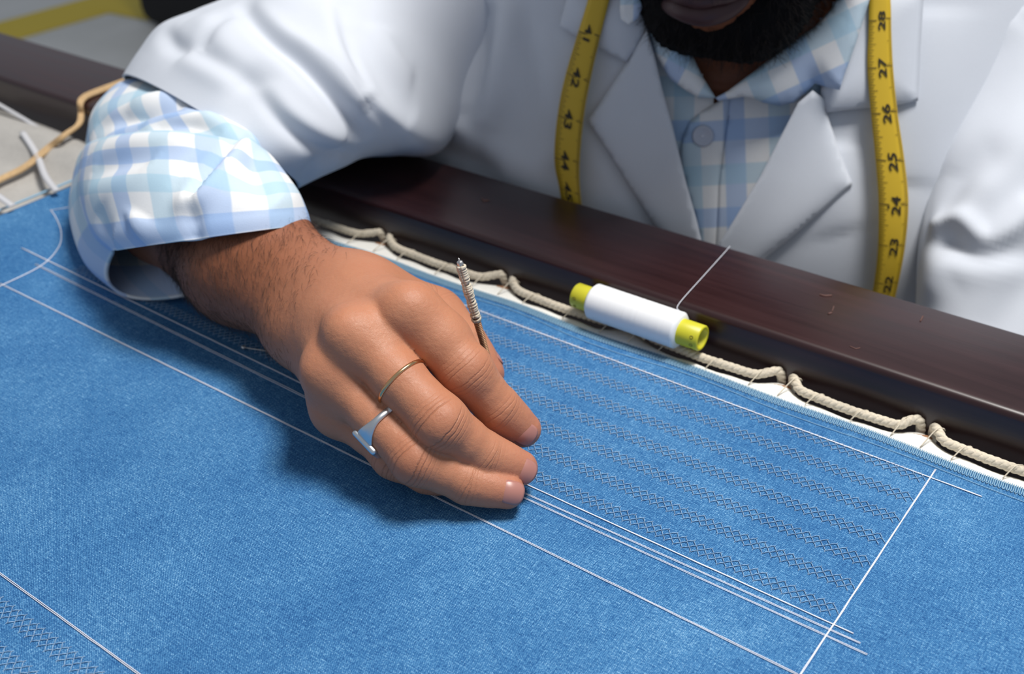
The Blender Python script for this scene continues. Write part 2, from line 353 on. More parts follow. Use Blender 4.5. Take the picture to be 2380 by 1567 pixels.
# rope laced along the canvas edge: scallops that peak where the lacing pulls them to the rail
peaks = [-0.285, -0.187, -0.103, -0.026, 0.0515, 0.1145, 0.178, 0.242]
def rope_pts(i):
    a, b = peaks[i], peaks[i + 1]; L = b - a; P = [(a + 0.0035, 0.1395, -0.007), (a + 0.0035, 0.1378, 0.0012), (a + 0.006, 0.1345, 0.0024)]
    for t in (0.16, 0.30, 0.5, 0.70, 0.85):
        sag = (abs(t - 0.5) / 0.5) ** 2; x = a + L * t; P.append((x, 0.1293 + 0.0036 * sag, 0.0014))
    P += [(b - 0.0065, 0.1345, 0.0026), (b - 0.0028, 0.1372, 0.0026), (b - 0.0014, 0.1395, -0.007)]
    return catmull(P, 7)
allrope = []
rope = empty('lacing_rope', (peaks[0], 0.13, 0), 'beige twisted cotton rope laced in scallops along the edge of the blue cloth', 'rope')
for i in range(len(peaks) - 1):
    P = rope_pts(i); allrope.append(P); N = len(P)
    T = np.gradient(P, axis=0); T /= np.linalg.norm(T, axis=1)[:, None]; up = np.array([0, 0, 1.0]); s = MB()
    Q = P; L = np.concatenate([[0], np.cumsum(np.linalg.norm(np.diff(Q, axis=0), axis=1))]); st = np.linspace(0, L[-1], int(L[-1] / 0.0007))
    Q = np.stack([np.interp(st, L, Q[:, k]) for k in range(3)], 1); T = np.gradient(Q, axis=0); T /= np.linalg.norm(T, axis=1)[:, None]
    for ph in range(3):
        a = st / 0.0085 * 2 * math.pi + ph * 2 * math.pi / 3; sd = np.cross(T, up); sd /= np.linalg.norm(sd, axis=1)[:, None]; nu = np.cross(sd, T)
        s.tube(Q + 0.00085 * (np.cos(a)[:, None] * sd + np.sin(a)[:, None] * nu), 0.00135, 7)
    s.build('rope_loop', M['rope'], rope)
# white canvas strip between the stitched edge and the rope
V = []; xs = np.linspace(-0.385, 0.24, 260); rp = np.concatenate(allrope)
def rope_y(x):
    k = np.abs(rp[:, 0] - x) < 0.006; k &= rp[:, 2] > 0.0; return rp[k, 1].min() if k.any() else edge_y(x) + 0.006
for x in xs:
    y0 = edge_y(x) - 0.001; d = min(abs(x - q) for q in peaks); y1 = 0.1280 + 0.0072 * math.exp(-(d / 0.010) ** 2)
    for t in np.linspace(0, 1, 5): V.append((x, y0 + (y1 - y0) * t, -0.0003 - 0.0018 * t * t + 0.0004 * math.sin(x * 300 + t * 5) * t))
cs = mk('canvas_strip', V, grid_faces(len(xs), 5), M['canvas'], cloth); so = cs.modifiers.new('thickness', 'SOLIDIFY'); so.thickness = 0.0008; so.offset = -1
for i in range(len(peaks) - 1):                        # whip stitches that tie the rope to the canvas
    a, b = peaks[i], peaks[i + 1]
    for t in (0.10, 0.30, 0.62, 0.9):
        x = a + (b - a) * t; k = np.argmin(np.abs(allrope[i][:, 0] - x) + (allrope[i][:, 2] < 0) * 9); c = allrope[i][k]; s = MB()
        y0 = edge_y(x) + 0.002
        P = catmull([(x - 0.0035, min(y0, c[1] - 0.003), 0.0001), (c[0] - 0.0012, c[1] - 0.0015, c[2] + 0.0017), (c[0] + 0.0010, c[1] + 0.0012, c[2] + 0.0018), (c[0] + 0.0016, c[1] + 0.0026, c[2])], 4)
        s.tube(P, 0.00028, 5); s.build('whip_stitch', M['rope'], rope)
for q in peaks[:-1]:                                   # wooden pegs that hold the lacing against the rail
    s = MB(); lathe(s, (q - 0.004, 0.1325, -0.0035), (1, 0.25, 0), [(0, 0), (0.0, 0.0012), (0.001, 0.0019), (0.007, 0.0022), (0.0085, 0.0016), (0.009, 0)], 14); s.build('peg', M['peg'], frame)

# ------------------------------------------------------------------ left background: grey canvas, strings, twine
nx, ny = 70, 60; V = []
for i in range(nx):
    x = -0.80 + 0.45 * i / (nx - 1)
    for j in range(ny):
        t = j / (ny - 1); y = -0.35 + t * 0.475; z = -0.0035 + 0.0012 * math.sin(x * 90 + y * 60) * (0.4 + 0.6 * math.sin(y * 30)) ** 2
        hem = max(0, (y - 0.085) / 0.04); z += 0.012 * math.sin(min(1, hem) * math.pi * 0.85) * (0.7 + 0.3 * math.sin(x * 25)) * min(1, max(0, (-0.36 - x) / 0.03))
        V.append((x, y - 0.006 * hem * math.sin(x * 14), z))
cv = mk('canvas_sheet', V, grid_faces(nx, ny), M['grey_canvas']); tag(cv, 'greyish white canvas sheet beyond the left edge of the blue cloth', 'canvas')
so = cv.modifiers.new('thickness', 'SOLIDIFY'); so.thickness = 0.001; so.offset = -1
tw = empty('jute_twine', tuple(on_z(180, 235, RZ1)), 'tan jute twine wrapped over the dark rail beside the checked sleeve', 'twine')
for off in (0, 5):
    s = MB(); P = [on_z(330 + off, 168 + off, RZ1 + 0.0015), on_z(285 + off, 188 + off, RZ1 + 0.0015), on_z(215, 214 + off * 1.3, RZ1 + 0.0015), on_z(190 + off, 227 + off, RZ1 + 0.0018), on_y(184 + off, 240 + off, RY0 - 0.0012), on_y(186 + off, 262 + off, RY0 - 0.002), on_z(180 + off, 290, 0.012), on_z(150, 312 + off, 0.014), on_z(110 + off, 342 + off, 0.006), on_z(58, 385 + off * 1.3, 0.0025), on_z(0, 415 + off, 0.0025), on_z(-70, 455 + off, 0.0025)]
    s.tube(catmull(P, 6), 0.0014, 7); s.build('twine_strand', M['jute'], tw)
s = MB(); s.tube(catmull([on_z(128, 330, 0.007), on_z(150, 352, 0.003), on_z(185, 362, 0.003), on_z(215, 352, 0.003)], 6), 0.0013, 7); s.build('twine_strand', M['jute'], tw)
ws = empty('white_tape_string', tuple(on_z(60, 320, 0)), 'flat white cotton tie lying creased on the grey canvas', 'string')
for P, wd in (([(-30, 228), (60, 280), (130, 325), (200, 362)], 0.0016), ([(52, 308), (85, 360), (105, 410), (132, 445)], 0.0020), ([(-20, 445), (30, 480)], 0.002)):
    C = catmull([on_z(*p, 0.004 if i else 0.008) for i, p in enumerate(P)], 8); T = np.gradient(C, axis=0); T /= np.linalg.norm(T, axis=1)[:, None]; q = np.cross(T, [0, 0, 1]) * wd
    V = []; [V.extend([c - n, c + n * 0 + np.array([0, 0, 0.0006]), c + n]) for c, n in zip(C, q)]
    o = mk('string', V, grid_faces(len(C), 3), M['string'], ws); so = o.modifiers.new('t', 'SOLIDIFY'); so.thickness = 0.0005
# black bag standing on the floor far behind the sleeve
c0 = on_z(480, 60, FZ); V, F = bevel_box((-0.16, -0.10, 0), (0.22, 0.12, 0.34), 0.05, 4); V = [(c0[0] + v[0] * (1 - 0.5 * max(0, v[2] - 0.15)), c0[1] + v[1], FZ + v[2]) for v in V]
bag = empty('bag', (c0[0], c0[1], FZ), 'black bag standing on the grey floor behind the white sleeve', 'bag'); mk('bag_body', V, F, M['black'], bag)
s = MB(); s.tube(catmull([c0 + np.array(q) for q in ((-0.08, 0, 0.33), (-0.06, 0, 0.47), (0.05, 0, 0.50), (0.12, 0, 0.33))], 6), 0.012, 8); s.build('handle', M['black'], bag)

# ------------------------------------------------------------------ spool of thread against the rail
A = on_z(1346, 688, 0.0125); B = on_z(1618, 782, 0.0125); ax = unit(B - A); L = np.linalg.norm(B - A)
sp = empty('thread_spool', tuple((A + B) / 2 - np.array([0, 0, 0.0085])), 'white sewing thread spool with yellow ends lying against the dark rail', 'spool')
L0, L1, rt = 0.0075, L - 0.0075, 0.0087
s = MB(); pr = [(L0, 0.0055), (L0 + 0.0002, rt - 0.0012), (L0 + 0.0014, rt)]
for k, t in enumerate(np.linspace(L0 + 0.002, L1 - 0.002, 90)): pr.append((t, rt + (0.00002 if k % 2 else -0.00001) + RNG.normal(0, 0.00002)))
pr += [(L1 - 0.0014, rt), (L1 - 0.0002, rt - 0.0012), (L1, 0.0055)]; lathe(s, A, ax, pr, 48); s.build('thread_winding', M['spool_thread'], sp)
s = MB(); lathe(s, A, ax, [(-0.0015, 0.0042), (-0.0018, 0.0056), (-0.0012, 0.0061), (L0 + 0.0015, 0.0061), (L1 - 0.0015, 0.0061), (L + 0.0028, 0.0061), (L + 0.0034, 0.0056), (L + 0.0032, 0.0045), (L - 0.004, 0.0043), (0.004, 0.0043), (-0.0015, 0.0042)], 40); s.build('spool_core', M['yellow_plastic'], sp)
s = MB()
for tt, aa in ((L + 0.0004, 0.25), (L + 0.0006, 0.9), (L + 0.0002, 1.5), (0.001, 0.4), (0.001, 1.1)):   # small printed marks on the yellow rims
    u = unit(np.cross(ax, [0, 0, 1])); v = np.cross(ax, u); c = A + ax * tt; D = lambda a: (math.cos(a) * -u + math.sin(a) * v) if False else (math.cos(a) * unit(TOC - ax * (TOC @ ax)) + math.sin(a) * np.cross(ax, unit(TOC - ax * (TOC @ ax))))
    P = [c + ax * 0.0008 * math.sin(q) + D(aa + 0.11 * math.cos(q)) * 0.00615 for q in np.linspace(0, 6.28, 12)]; s = MB(); s.tube(P, 0.00012, 4); s.build('printed_mark', M['tick_ink'], sp)
st = A + ax * (L * 0.80) + unit(np.array([0, 0.7, 0.7])) * 0.0088
s = MB(); s.tube(catmull([A + ax * (L * 0.80) + np.array([0, 0.0045, 0.0080]), st, on_z(1578, 706, RZ1 + 0.0012), on_z(1640, 636, RZ1 + 0.0008), on_z(1692, 578, RZ1 + 0.0006), on_z(1694, 574, RZ1 - 0.012)], 6), 0.00019, 5); s.build('loose_thread', M['thread'], sp)

# ------------------------------------------------------------------ straight pin lying on the cloth
a, b = on_z(566, 808, 0.0016), on_z(705, 828, 0.0014); s = MB(); s.tube(line(a, b, 8), 0.00035, 8); d = unit(b - a)
pin = empty('pin', tuple(a), 'steel pin with round head lying on the cloth beside the forearm', 'pin'); s.build('shaft', M['steel'], pin)
s = MB(); lathe(s, a - d * 0.0012, d, [(0, 0), (0.0002, 0.0006), (0.0008, 0.0011), (0.0016, 0.0011), (0.0022, 0.0006), (0.0024, 0)], 14); s.build('pin_head', M['steel'], pin)

# ================================================================== THE PERSON
person = empty('person', (-0.12, 0.36, -0.5), 'bearded person in white lab coat and blue checked shirt bent over the cloth', 'person')
# chest frame
O = at_d(1680, 330, 0.6023); AV = np.array([0.9143, 0.3973, 0.0790]); BV = np.array([-0.203, 0.289, 0.936]); NV = np.array([0.349, -0.871, 0.345])
AV = unit(AV); NV = unit(NV - AV * (NV @ AV)); BV = np.cross(NV, AV)
RX, RYE = 0.238, 0.130
_cb = np.linspace(-0.5, 0.3, 401); _w = np.clip((-0.005 - _cb) / 0.10, 0, 1); _w = (_w * _w * (3 - 2 * _w))[:, None]
_dir = BV[None] * (1 - _w) + _w * unit([0.0, -0.05, 1.0]); _cum = np.cumsum(_dir * 0.002, 0); _cum -= _cum[250]
def cl(b): return np.array([np.interp(b, _cb, _cum[:, k]) for k in range(3)])
def front(a): return -RYE * (1 - math.sqrt(max(0.0, 1 - min(1, abs(a) / RX) ** 2)))
def S(a, b, off=0.0): return O + a * AV + cl(b) + (off + front(a)) * NV
def to_ab(px, py, off=0.0):
    r = ray(px, py); n = off
    for _ in range(12):
        t = ((O + n * NV - CAM) @ NV) / (r @ NV); P = CAM + r * t; a = (P - O) @ AV; b = (P - O) @ BV; n = off + front(max(-0.19, min(0.19, a)))
    return a, b
# ---- signed distance field of the body, sampled on a grid that is fine around the hand
def axis(segs):
    out = [segs[0][0]]
    for a, b, h0, h1 in segs:
        x = a; n = max(2, int((b - a) / ((h0 + h1) / 2))); hs = np.linspace(h0, h1, n); hs *= (b - a) / hs.sum(); out += list(a + np.cumsum(hs))
    return np.array(out, np.float32)
XS = axis([(-0.40, -0.22, 0.005, 0.0022), (-0.22, -0.125, 0.0018, 0.0009), (-0.125, 0.02, 0.00085, 0.00085), (0.02, 0.30, 0.0022, 0.006)])
YS = axis([(-0.10, -0.05, 0.004, 0.002), (-0.05, 0.075, 0.00085, 0.00085), (0.075, 0.14, 0.0012, 0.0028), (0.14, 0.56, 0.0036, 0.0045)])
ZS = axis([(-0.46, -0.02, 0.007, 0.0025), (-0.02, 0.0, 0.0018, 0.001), (0.0, 0.088, 0.00085, 0.00085), (0.088, 0.16, 0.0016, 0.0032), (0.16, 0.42, 0.0035, 0.0045)])
BIG = np.float32(0.06)
D = np.full((len(XS), len(YS), len(ZS)), BIG, np.float32)
def sub(lo, hi):
    r = []
    for ax_, l, h in zip((XS, YS, ZS), lo, hi):
        i0 = max(0, np.searchsorted(ax_, l) - 1); i1 = min(len(ax_), np.searchsorted(ax_, h) + 1); r.append(slice(i0, i1))
    return tuple(r)
def cap(sl, a, b, r1, r2):
    a = np.asarray(a, np.float32); b = np.asarray(b, np.float32); ab = b - a; L2 = float(ab @ ab) + 1e-12
    x = XS[sl[0]][:, None, None] - a[0]; y = YS[sl[1]][None, :, None] - a[1]; z = ZS[sl[2]][None, None, :] - a[2]
    h = np.clip((x * ab[0] + y * ab[1] + z * ab[2]) / L2, 0, 1)
    return np.sqrt((x - h * ab[0]) ** 2 + (y - h * ab[1]) ** 2 + (z - h * ab[2]) ** 2) - (r1 + (r2 - r1) * h)
def smin(a, b, k):
    h = np.maximum(k - np.abs(a - b), 0) / k; return np.minimum(a, b) - h * h * (k * 0.25)
def box_of(prims, m=0.03):
    lo = np.min([np.minimum(np.array(p[0]) - max(p[2], p[3]), np.array(p[1]) - max(p[2], p[3])) for p in prims], 0) - m
    hi = np.max([np.maximum(np.array(p[0]) + max(p[2], p[3]), np.array(p[1]) + max(p[2], p[3])) for p in prims], 0) + m
    return sub(lo, hi)
def blend(prims, k, kin, base=None, into=None):
    """union of capsules (inner smoothness kin) blended into the field with smoothness k"""
    sl = box_of(prims); F_ = None
    for p in prims:
        c = cap(sl, *p); F_ = c if F_ is None else smin(F_, c, kin)
    T_ = D if into is None else into
    if base is None: T_[sl] = smin(T_[sl], F_, k)
    else: T_[sl] = np.minimum(T_[sl], smin(base[sl], F_, k))
mm = lambda px, py, z: on_z(px, py, z / 1000)
J = {'index': [mm(958, 728, 63), mm(1081, 860, 44), mm(1159, 951, 27), mm(1216, 998, 16.5)],
     'middle': [mm(832, 783, 57), mm(1022, 980, 36), mm(1128, 1060, 19), mm(1208, 1088, 12)],
     'ring': [mm(776, 868, 42), mm(966, 1064, 23), mm(1088, 1120, 12.5), mm(1178, 1142, 8.6)],
     'pinky': [mm(795, 950, 25), mm(915, 1058, 15), mm(990, 1100, 10), mm(1045, 1112, 8)],
     'thumb': [mm(905, 735, 36), mm(1005, 745, 31), mm(1078, 800, 25), mm(1128, 868, 15)]}
RAD = {'index': (11.5, 9.9, 10.3, 8.4, 8.6, 7.4, 7.2), 'middle': (11.5, 10.0, 10.3, 8.5, 8.7, 7.4, 7.0), 'ring': (11.0, 8.8, 9.5, 8.1, 8.2, 7.1, 6.8), 'pinky': (10, 7.8, 8.4, 7.0, 7.2, 6.6, 6.2), 'thumb': (13, 10.5, 10.5, 9.5, 9.6, 8.8, 8.2)}
wrist = mm(797, 742, 38); cuff_c = mm(575, 600, 41)
fax = unit(wrist - cuff_c); wid = unit(np.array([0.195, 0.70, 0.69]) - fax * (np.array([0.195, 0.70, 0.69]) @ fax)); thk = np.cross(fax, wid)
elbow = cuff_c - fax * 0.080 - TOC * 0.022
sh_r = np.array([-0.235, 0.30, 0.110]); sh_l = O + 0.165 * AV + cl(0.105) - 0.10 * NV
el_l = sh_l + np.array([0.06, -0.02, -0.27]); wr_l = el_l + np.array([-0.12, -0.19, -0.02])
# arms: forearm made of two bones so that it is wider than thick
for sg, r0, r1, r2 in ((1, 0.0195, 0.0196, 0.0160), (-1, 0.0195, 0.0196, 0.0160)):
    blend([(elbow + sg * wid * 0.010, cuff_c + sg * wid * 0.008, r0, r1), (cuff_c + sg * wid * 0.008, wrist + sg * wid * 0.0078, r1, r2)], 0.02, 0.02)
blend([(elbow, np.array([-0.268, 0.20, 0.075]), 0.024, 0.036), (np.array([-0.268, 0.20, 0.075]), sh_r, 0.036, 0.045)], 0.02, 0.02)
blend([(sh_l, el_l, 0.046, 0.028), (el_l, wr_l, 0.028, 0.022), (wr_l, wr_l + np.array([-0.05, -0.06, 0.0]), 0.030, 0.018)], 0.02, 0.02)
# palm
pal = []
for nme, rr in (('index', 11.0), ('middle', 11.2), ('ring', 10.8), ('pinky', 10.0)):
    q = {'index': 0.012, 'middle': 0.004, 'ring': -0.005, 'pinky': -0.012}[nme]
    pal.append((wrist + wid * q, J[nme][0] - np.array([0, 0, 0.002]), 0.0150, rr / 1000))
palmdir = unit(np.cross(J['pinky'][0] - J['index'][0], J['middle'][0] - wrist));
if palmdir[2] > 0: palmdir = -palmdir
pal.append((wrist + palmdir * 0.007 - wid * 0.006, J['pinky'][0] * 0.8 + wrist * 0.2 + palmdir * 0.004 + wid * 0.003, 0.0120, 0.0095))
pal.append((wrist + palmdir * 0.008 + wid * 0.012, J['thumb'][1], 0.0145, 0.0125))
pal.append((J['thumb'][0], J['index'][0] + palmdir * 0.018, 0.013, 0.008))
sl0 = box_of(pal); blend(pal, 0.016, 0.013)
# knuckles and tendons on the back of the hand
bkd = -palmdir
for nme, h in (('index', 0.0052), ('middle', 0.0056), ('ring', 0.0046), ('pinky', 0.004)):
    k0 = J[nme][0] + bkd * h; blend([(k0, k0 + unit(J[nme][0] - wrist) * 0.002, 0.0075, 0.0075)], 0.008, 0.004)
    blend([(k0 + unit(wrist - k0) * 0.008, wrist + bkd * 0.010 + (k0 - wrist) * 0.15, 0.0052, 0.0036)], 0.010, 0.004)
blend([(wrist - wid * 0.017 + thk * 0.0 - fax * 0.012 + bkd * 0.006, wrist - wid * 0.017 - fax * 0.014 + bkd * 0.006, 0.0095, 0.0095)], 0.014, 0.004)   # ulna head
base = D.copy()
DORS = {}
for nme in ('index', 'middle', 'ring', 'pinky', 'thumb'):
    P = J[nme]; r = [x / 1000 for x in RAD[nme]]; h = lambda a, b: (a + b) / 2
    db = unit(P[1] - (P[0] + P[2]) / 2); db2 = unit(P[2] - (P[1] + P[3]) / 2); DORS[nme] = (db, db2)
    pr = [(P[0], h(P[0], P[1]), r[0] * 0.95, r[1]), (h(P[0], P[1]), P[1], r[1], r[2]), (P[1], h(P[1], P[2]), r[2], r[3]), (h(P[1], P[2]), P[2], r[3], r[4]), (P[2], h(P[2], P[3]), r[4], r[5]), (h(P[2], P[3]), P[3], r[5], r[6])]
    pr.append((P[1] + db * 0.0022, P[1] + db * 0.0022 + unit(P[2] - P[1]) * 0.001, r[2] * 0.86, r[2] * 0.86))
    blend(pr, 0.006 if nme != 'thumb' else 0.012, 0.0035, base)
del base
# head, neck, torso
fd = unit([0.16, -0.98, 0]); bow = math.radians(32); zz = np.array([0, 0, 1.0])
HN = fd * math.cos(bow) - zz * math.sin(bow); HU = zz * math.cos(bow) + fd * math.sin(bow); HR = np.cross(HN, HU); HR = HR if HR @ IRT > 0 else -HR
chin = at_d(1662, 82, 0.585); HC = chin + HU * 0.105 - HN * 0.078
hp = lambda r_, u_, n_: HC + HR * r_ + HU * u_ + HN * n_
blend([(hp(0, 0.035, -0.03), hp(0, 0.04, 0.0), 0.076, 0.074), (hp(0, 0.0, 0.015), hp(0, -0.03, 0.03), 0.066, 0.052)], 0.04, 0.04)
for sg in (-1, 1):
    blend([(hp(sg * 0.054, -0.035, -0.005), hp(sg * 0.048, -0.07, 0.02), 0.017, 0.018), (hp(sg * 0.048, -0.07, 0.02), hp(sg * 0.014, -0.097, 0.066), 0.018, 0.013)], 0.03, 0.012)
    blend([(hp(sg * 0.068, -0.01, -0.012), hp(sg * 0.070, 0.025, -0.018), 0.008, 0.012)], 0.006, 0.006)
    blend([(hp(sg * 0.035, -0.012, 0.062), hp(sg * 0.040, 0.03, 0.060), 0.012, 0.012)], 0.02, 0.01)
blend([(hp(0, -0.092, 0.070), hp(0, -0.088, 0.070), 0.0145, 0.0145), (hp(0, -0.072, 0.066), hp(0, -0.05, 0.068), 0.021, 0.020)], 0.02, 0.012)
blend([(hp(0, 0.018, 0.080), hp(0, -0.028, 0.100), 0.008, 0.013), (hp(-0.013, -0.031, 0.089), hp(0.013, -0.031, 0.089), 0.008, 0.008)], 0.012, 0.008)
for u_, n_, rr, ww in ((-0.0640, 0.0885, 0.0048, 0.021), (-0.0760, 0.0885, 0.0064, 0.019)):
    blend([(hp(-ww, u_ + (0.003 if u_ > -0.07 else 0.0045), n_ - 0.009), hp(-0.004, u_, n_), rr * 0.6, rr), (hp(-0.004, u_, n_), hp(0.004, u_, n_), rr, rr), (hp(0.004, u_, n_), hp(ww, u_ + 0.003, n_ - 0.009), rr, rr * 0.6)], 0.0035, 0.003)
nb = O + cl(0.075) - 0.085 * NV
blend([(hp(0, -0.05, -0.015), nb, 0.053, 0.060)], 0.03, 0.02)
head_sdf = None
sl = sub(O - 0.36, O + 0.36)
PX = XS[sl[0]][:, None, None] - O[0]; PY = YS[sl[1]][None, :, None] - O[1]; PZ = ZS[sl[2]][None, None, :] - O[2]
ca = PX * AV[0] + PY * AV[1] + PZ * AV[2]; cb = PX * BV[0] + PY * BV[1] + PZ * BV[2]; cn = PX * NV[0] + PY * NV[1] + PZ * NV[2]
low = np.maximum(-0.03 - cb, 0); cn = cn + low * 0.30
top = np.maximum(cb - 0.05, 0)
RA = 0.158 - np.minimum(top * 0.9, 0.10); RN = 0.098 - np.minimum(top * 0.5, 0.05)
el = (np.sqrt((ca / RA) ** 2 + ((cn + 0.018 + 0.098) / RN) ** 2) - 1) * 0.095
el = np.maximum(el, cb - 0.13).astype(np.float32)
D[sl] = smin(D[sl], el, 0.03); del PX, PY, PZ, ca, cb, cn, low, top, RA, RN, el
# keep flesh just above the cloth
zc = (0.0006 - ZS)[None, None, :]; inb = (XS > -0.34)[:, None, None] & (YS < 0.118)[None, :, None] & (ZS > -0.03)[None, None, :]
D = np.where(inb, np.maximum(D, zc), D).astype(np.float32)
def surface_nets(D, XS, YS, ZS):
    I = D < 0; c8 = [(i, j, k) for i in (0, 1) for j in (0, 1) for k in (0, 1)]; nx, ny, nz = D.shape
    v = lambda A, c: A[c[0]:nx - 1 + c[0], c[1]:ny - 1 + c[1], c[2]:nz - 1 + c[2]]
    allin = v(I, (0, 0, 0)).copy(); anyin = allin.copy()
    for c in c8[1:]: q = v(I, c); allin &= q; anyin |= q
    act = anyin & ~allin; ii, jj, kk = np.nonzero(act); n = len(ii)
    vals = {c: D[ii + c[0], jj + c[1], kk + c[2]] for c in c8}; acc = np.zeros((n, 3)); cnt = np.zeros(n)
    for a in c8:
        for d in range(3):
            if a[d]: continue
            b = list(a); b[d] = 1; b = tuple(b); m = (vals[a] < 0) != (vals[b] < 0); t = vals[a] / (vals[a] - vals[b] + 1e-20)
            p = np.tile(np.array(a, float), (n, 1)); p[:, d] = t; acc[m] += p[m]; cnt[m] += 1
    l = acc / cnt[:, None]
    V = np.stack([XS[ii] + (XS[ii + 1] - XS[ii]) * l[:, 0], YS[jj] + (YS[jj + 1] - YS[jj]) * l[:, 1], ZS[kk] + (ZS[kk + 1] - ZS[kk]) * l[:, 2]], 1)
    idx = np.full(act.shape, -1, np.int32); idx[ii, jj, kk] = np.arange(n); Fs = []
    for d in range(3):
        s0 = [slice(None)] * 3; s1 = [slice(None)] * 3; s0[d] = slice(0, -1); s1[d] = slice(1, None)
        ch = I[tuple(s0)] != I[tuple(s1)]; q = np.array(np.nonzero(ch)).T; e, f_ = [(1, 2), (2, 0), (0, 1)][d]
        ok = (q[:, e] > 0) & (q[:, f_] > 0) & (q[:, e] < act.shape[e]) & (q[:, f_] < act.shape[f_]); q = q[ok]
        g = lambda de, df: idx[tuple((q - np.eye(3, dtype=int)[e] * de - np.eye(3, dtype=int)[f_] * df).T)]
        quad = np.stack([g(0, 0), g(1, 0), g(1, 1), g(0, 1)], 1); ins = I[tuple(q.T)]; quad[~ins] = quad[~ins][:, ::-1]; Fs.append(quad)
    F = np.concatenate(Fs); F = F[(F >= 0).all(1)]; return V, F
def relax(V, F, it=2, lam=0.5):
    E = np.concatenate([F[:, [0, 1]], F[:, [1, 2]], F[:, [2, 3]], F[:, [3, 0]]])
    for _ in range(it):
        for l in (lam, -lam * 1.02):
            S_ = np.zeros_like(V); C_ = np.zeros(len(V)); np.add.at(S_, E[:, 0], V[E[:, 1]]); np.add.at(C_, E[:, 0], 1); np.add.at(S_, E[:, 1], V[E[:, 0]]); np.add.at(C_, E[:, 1], 1)
            V = V + l * (S_ / np.maximum(C_, 1)[:, None] - V)
    return V
BVv, BF = surface_nets(D, XS, YS, ZS); BVv = relax(BVv, BF, 3)
def mesh_np(name, V, F, mat_, parent):
    me = bpy.data.meshes.new(name); me.vertices.add(len(V)); me.vertices.foreach_set('co', V.astype(np.float32).ravel()); k = F.shape[1]
    me.loops.add(F.size); me.loops.foreach_set('vertex_index', F.astype(np.int32).ravel()); me.polygons.add(len(F)); me.polygons.foreach_set('loop_start', np.arange(0, F.size, k, dtype=np.int32))
    me.update(calc_edges=True); me.polygons.foreach_set('use_smooth', [True] * len(F)); me.validate(); me.materials.append(mat_); return link(bpy.data.objects.new(name, me), parent)
body = mesh_np('body', BVv, BF, M['skin'], person)
BN = vnormals(BVv, BF)
# skin attributes: crease coordinate along each finger, redness, forearm tone
fu = np.zeros(len(BVv)); fw = np.zeros(len(BVv)); kn = np.zeros(len(BVv)); pk = np.zeros(len(BVv)); best = np.full(len(BVv), 1e9)
near = np.nonzero((BVv[:, 0] > -0.13) & (BVv[:, 0] < 0.02) & (BVv[:, 2] < 0.09) & (BVv[:, 1] < 0.08))[0]; Q = BVv[near]
for nme in J:
    P = np.array(J[nme]); d, t = polyline_dist(Q, P); L = np.array([0, *np.cumsum(np.linalg.norm(np.diff(P, axis=0), axis=1))]); s_ = np.interp(t * 3, [0, 1, 2, 3], L)
    k = d < best[near]; ix = near[k]; best[ix] = d[k]; u1 = (s_[k] - L[1]) * 1000; u2 = (s_[k] - L[2]) * 1000
    db, db2 = DORS[nme]; dz = np.clip(BN[ix] @ (-palmdir * 0.5 + db * 0.7), 0, 1); fu[ix] = np.where(u2 > -9, u2, u1)
    fw[ix] = dz ** 1.2 * (np.exp(-(u1 / 5.5) ** 2) * (1.0 if nme != 'index' else 0.55) + 0.5 * np.exp(-(u2 / 3.5) ** 2)); kn[ix] = dz * (np.exp(-(u1 / 7) ** 2) + 0.8 * np.exp(-(u2 / 5) ** 2)); pk[ix] = np.clip((s_[k] - L[2]) * 1000 / 16, 0, 1)
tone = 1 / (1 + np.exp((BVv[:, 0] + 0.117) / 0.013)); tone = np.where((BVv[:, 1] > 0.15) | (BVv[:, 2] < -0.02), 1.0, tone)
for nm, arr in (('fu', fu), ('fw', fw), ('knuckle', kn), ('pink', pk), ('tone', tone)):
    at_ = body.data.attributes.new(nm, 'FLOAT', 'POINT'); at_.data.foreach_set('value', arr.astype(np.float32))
bvh_b = BVHTree.FromPolygons([tuple(v) for v in BVv], [tuple(f) for f in BF.tolist()])
def body_ray(o, d):
    h = bvh_b.ray_cast(Vector(o), Vector(d)); return (np.array(h[0]), np.array(h[1])) if h[0] is not None else (None, None)
# lips
for pts, rr in (([(1528, -14), (1560, 8), (1600, 22), (1640, 27), (1680, 20), (1715, 4), (1742, -16)], 0.0062), ([(1528, -16), (1565, -14), (1605, -8), (1630, -4), (1660, -8), (1705, -12), (1742, -18)], 0.0042)):
    P = [body_ray(CAM, ray(*p))[0] for p in catmull(pts, 5)]; P = np.array([q for q in P if q is not None]); s = MB(); t_ = np.linspace(0, math.pi, len(P)); s.tube(P + HN * 0.0012, rr * (0.25 + 0.75 * np.sin(t_) ** 0.8), 14); s.build('lip', M['lip'], body)
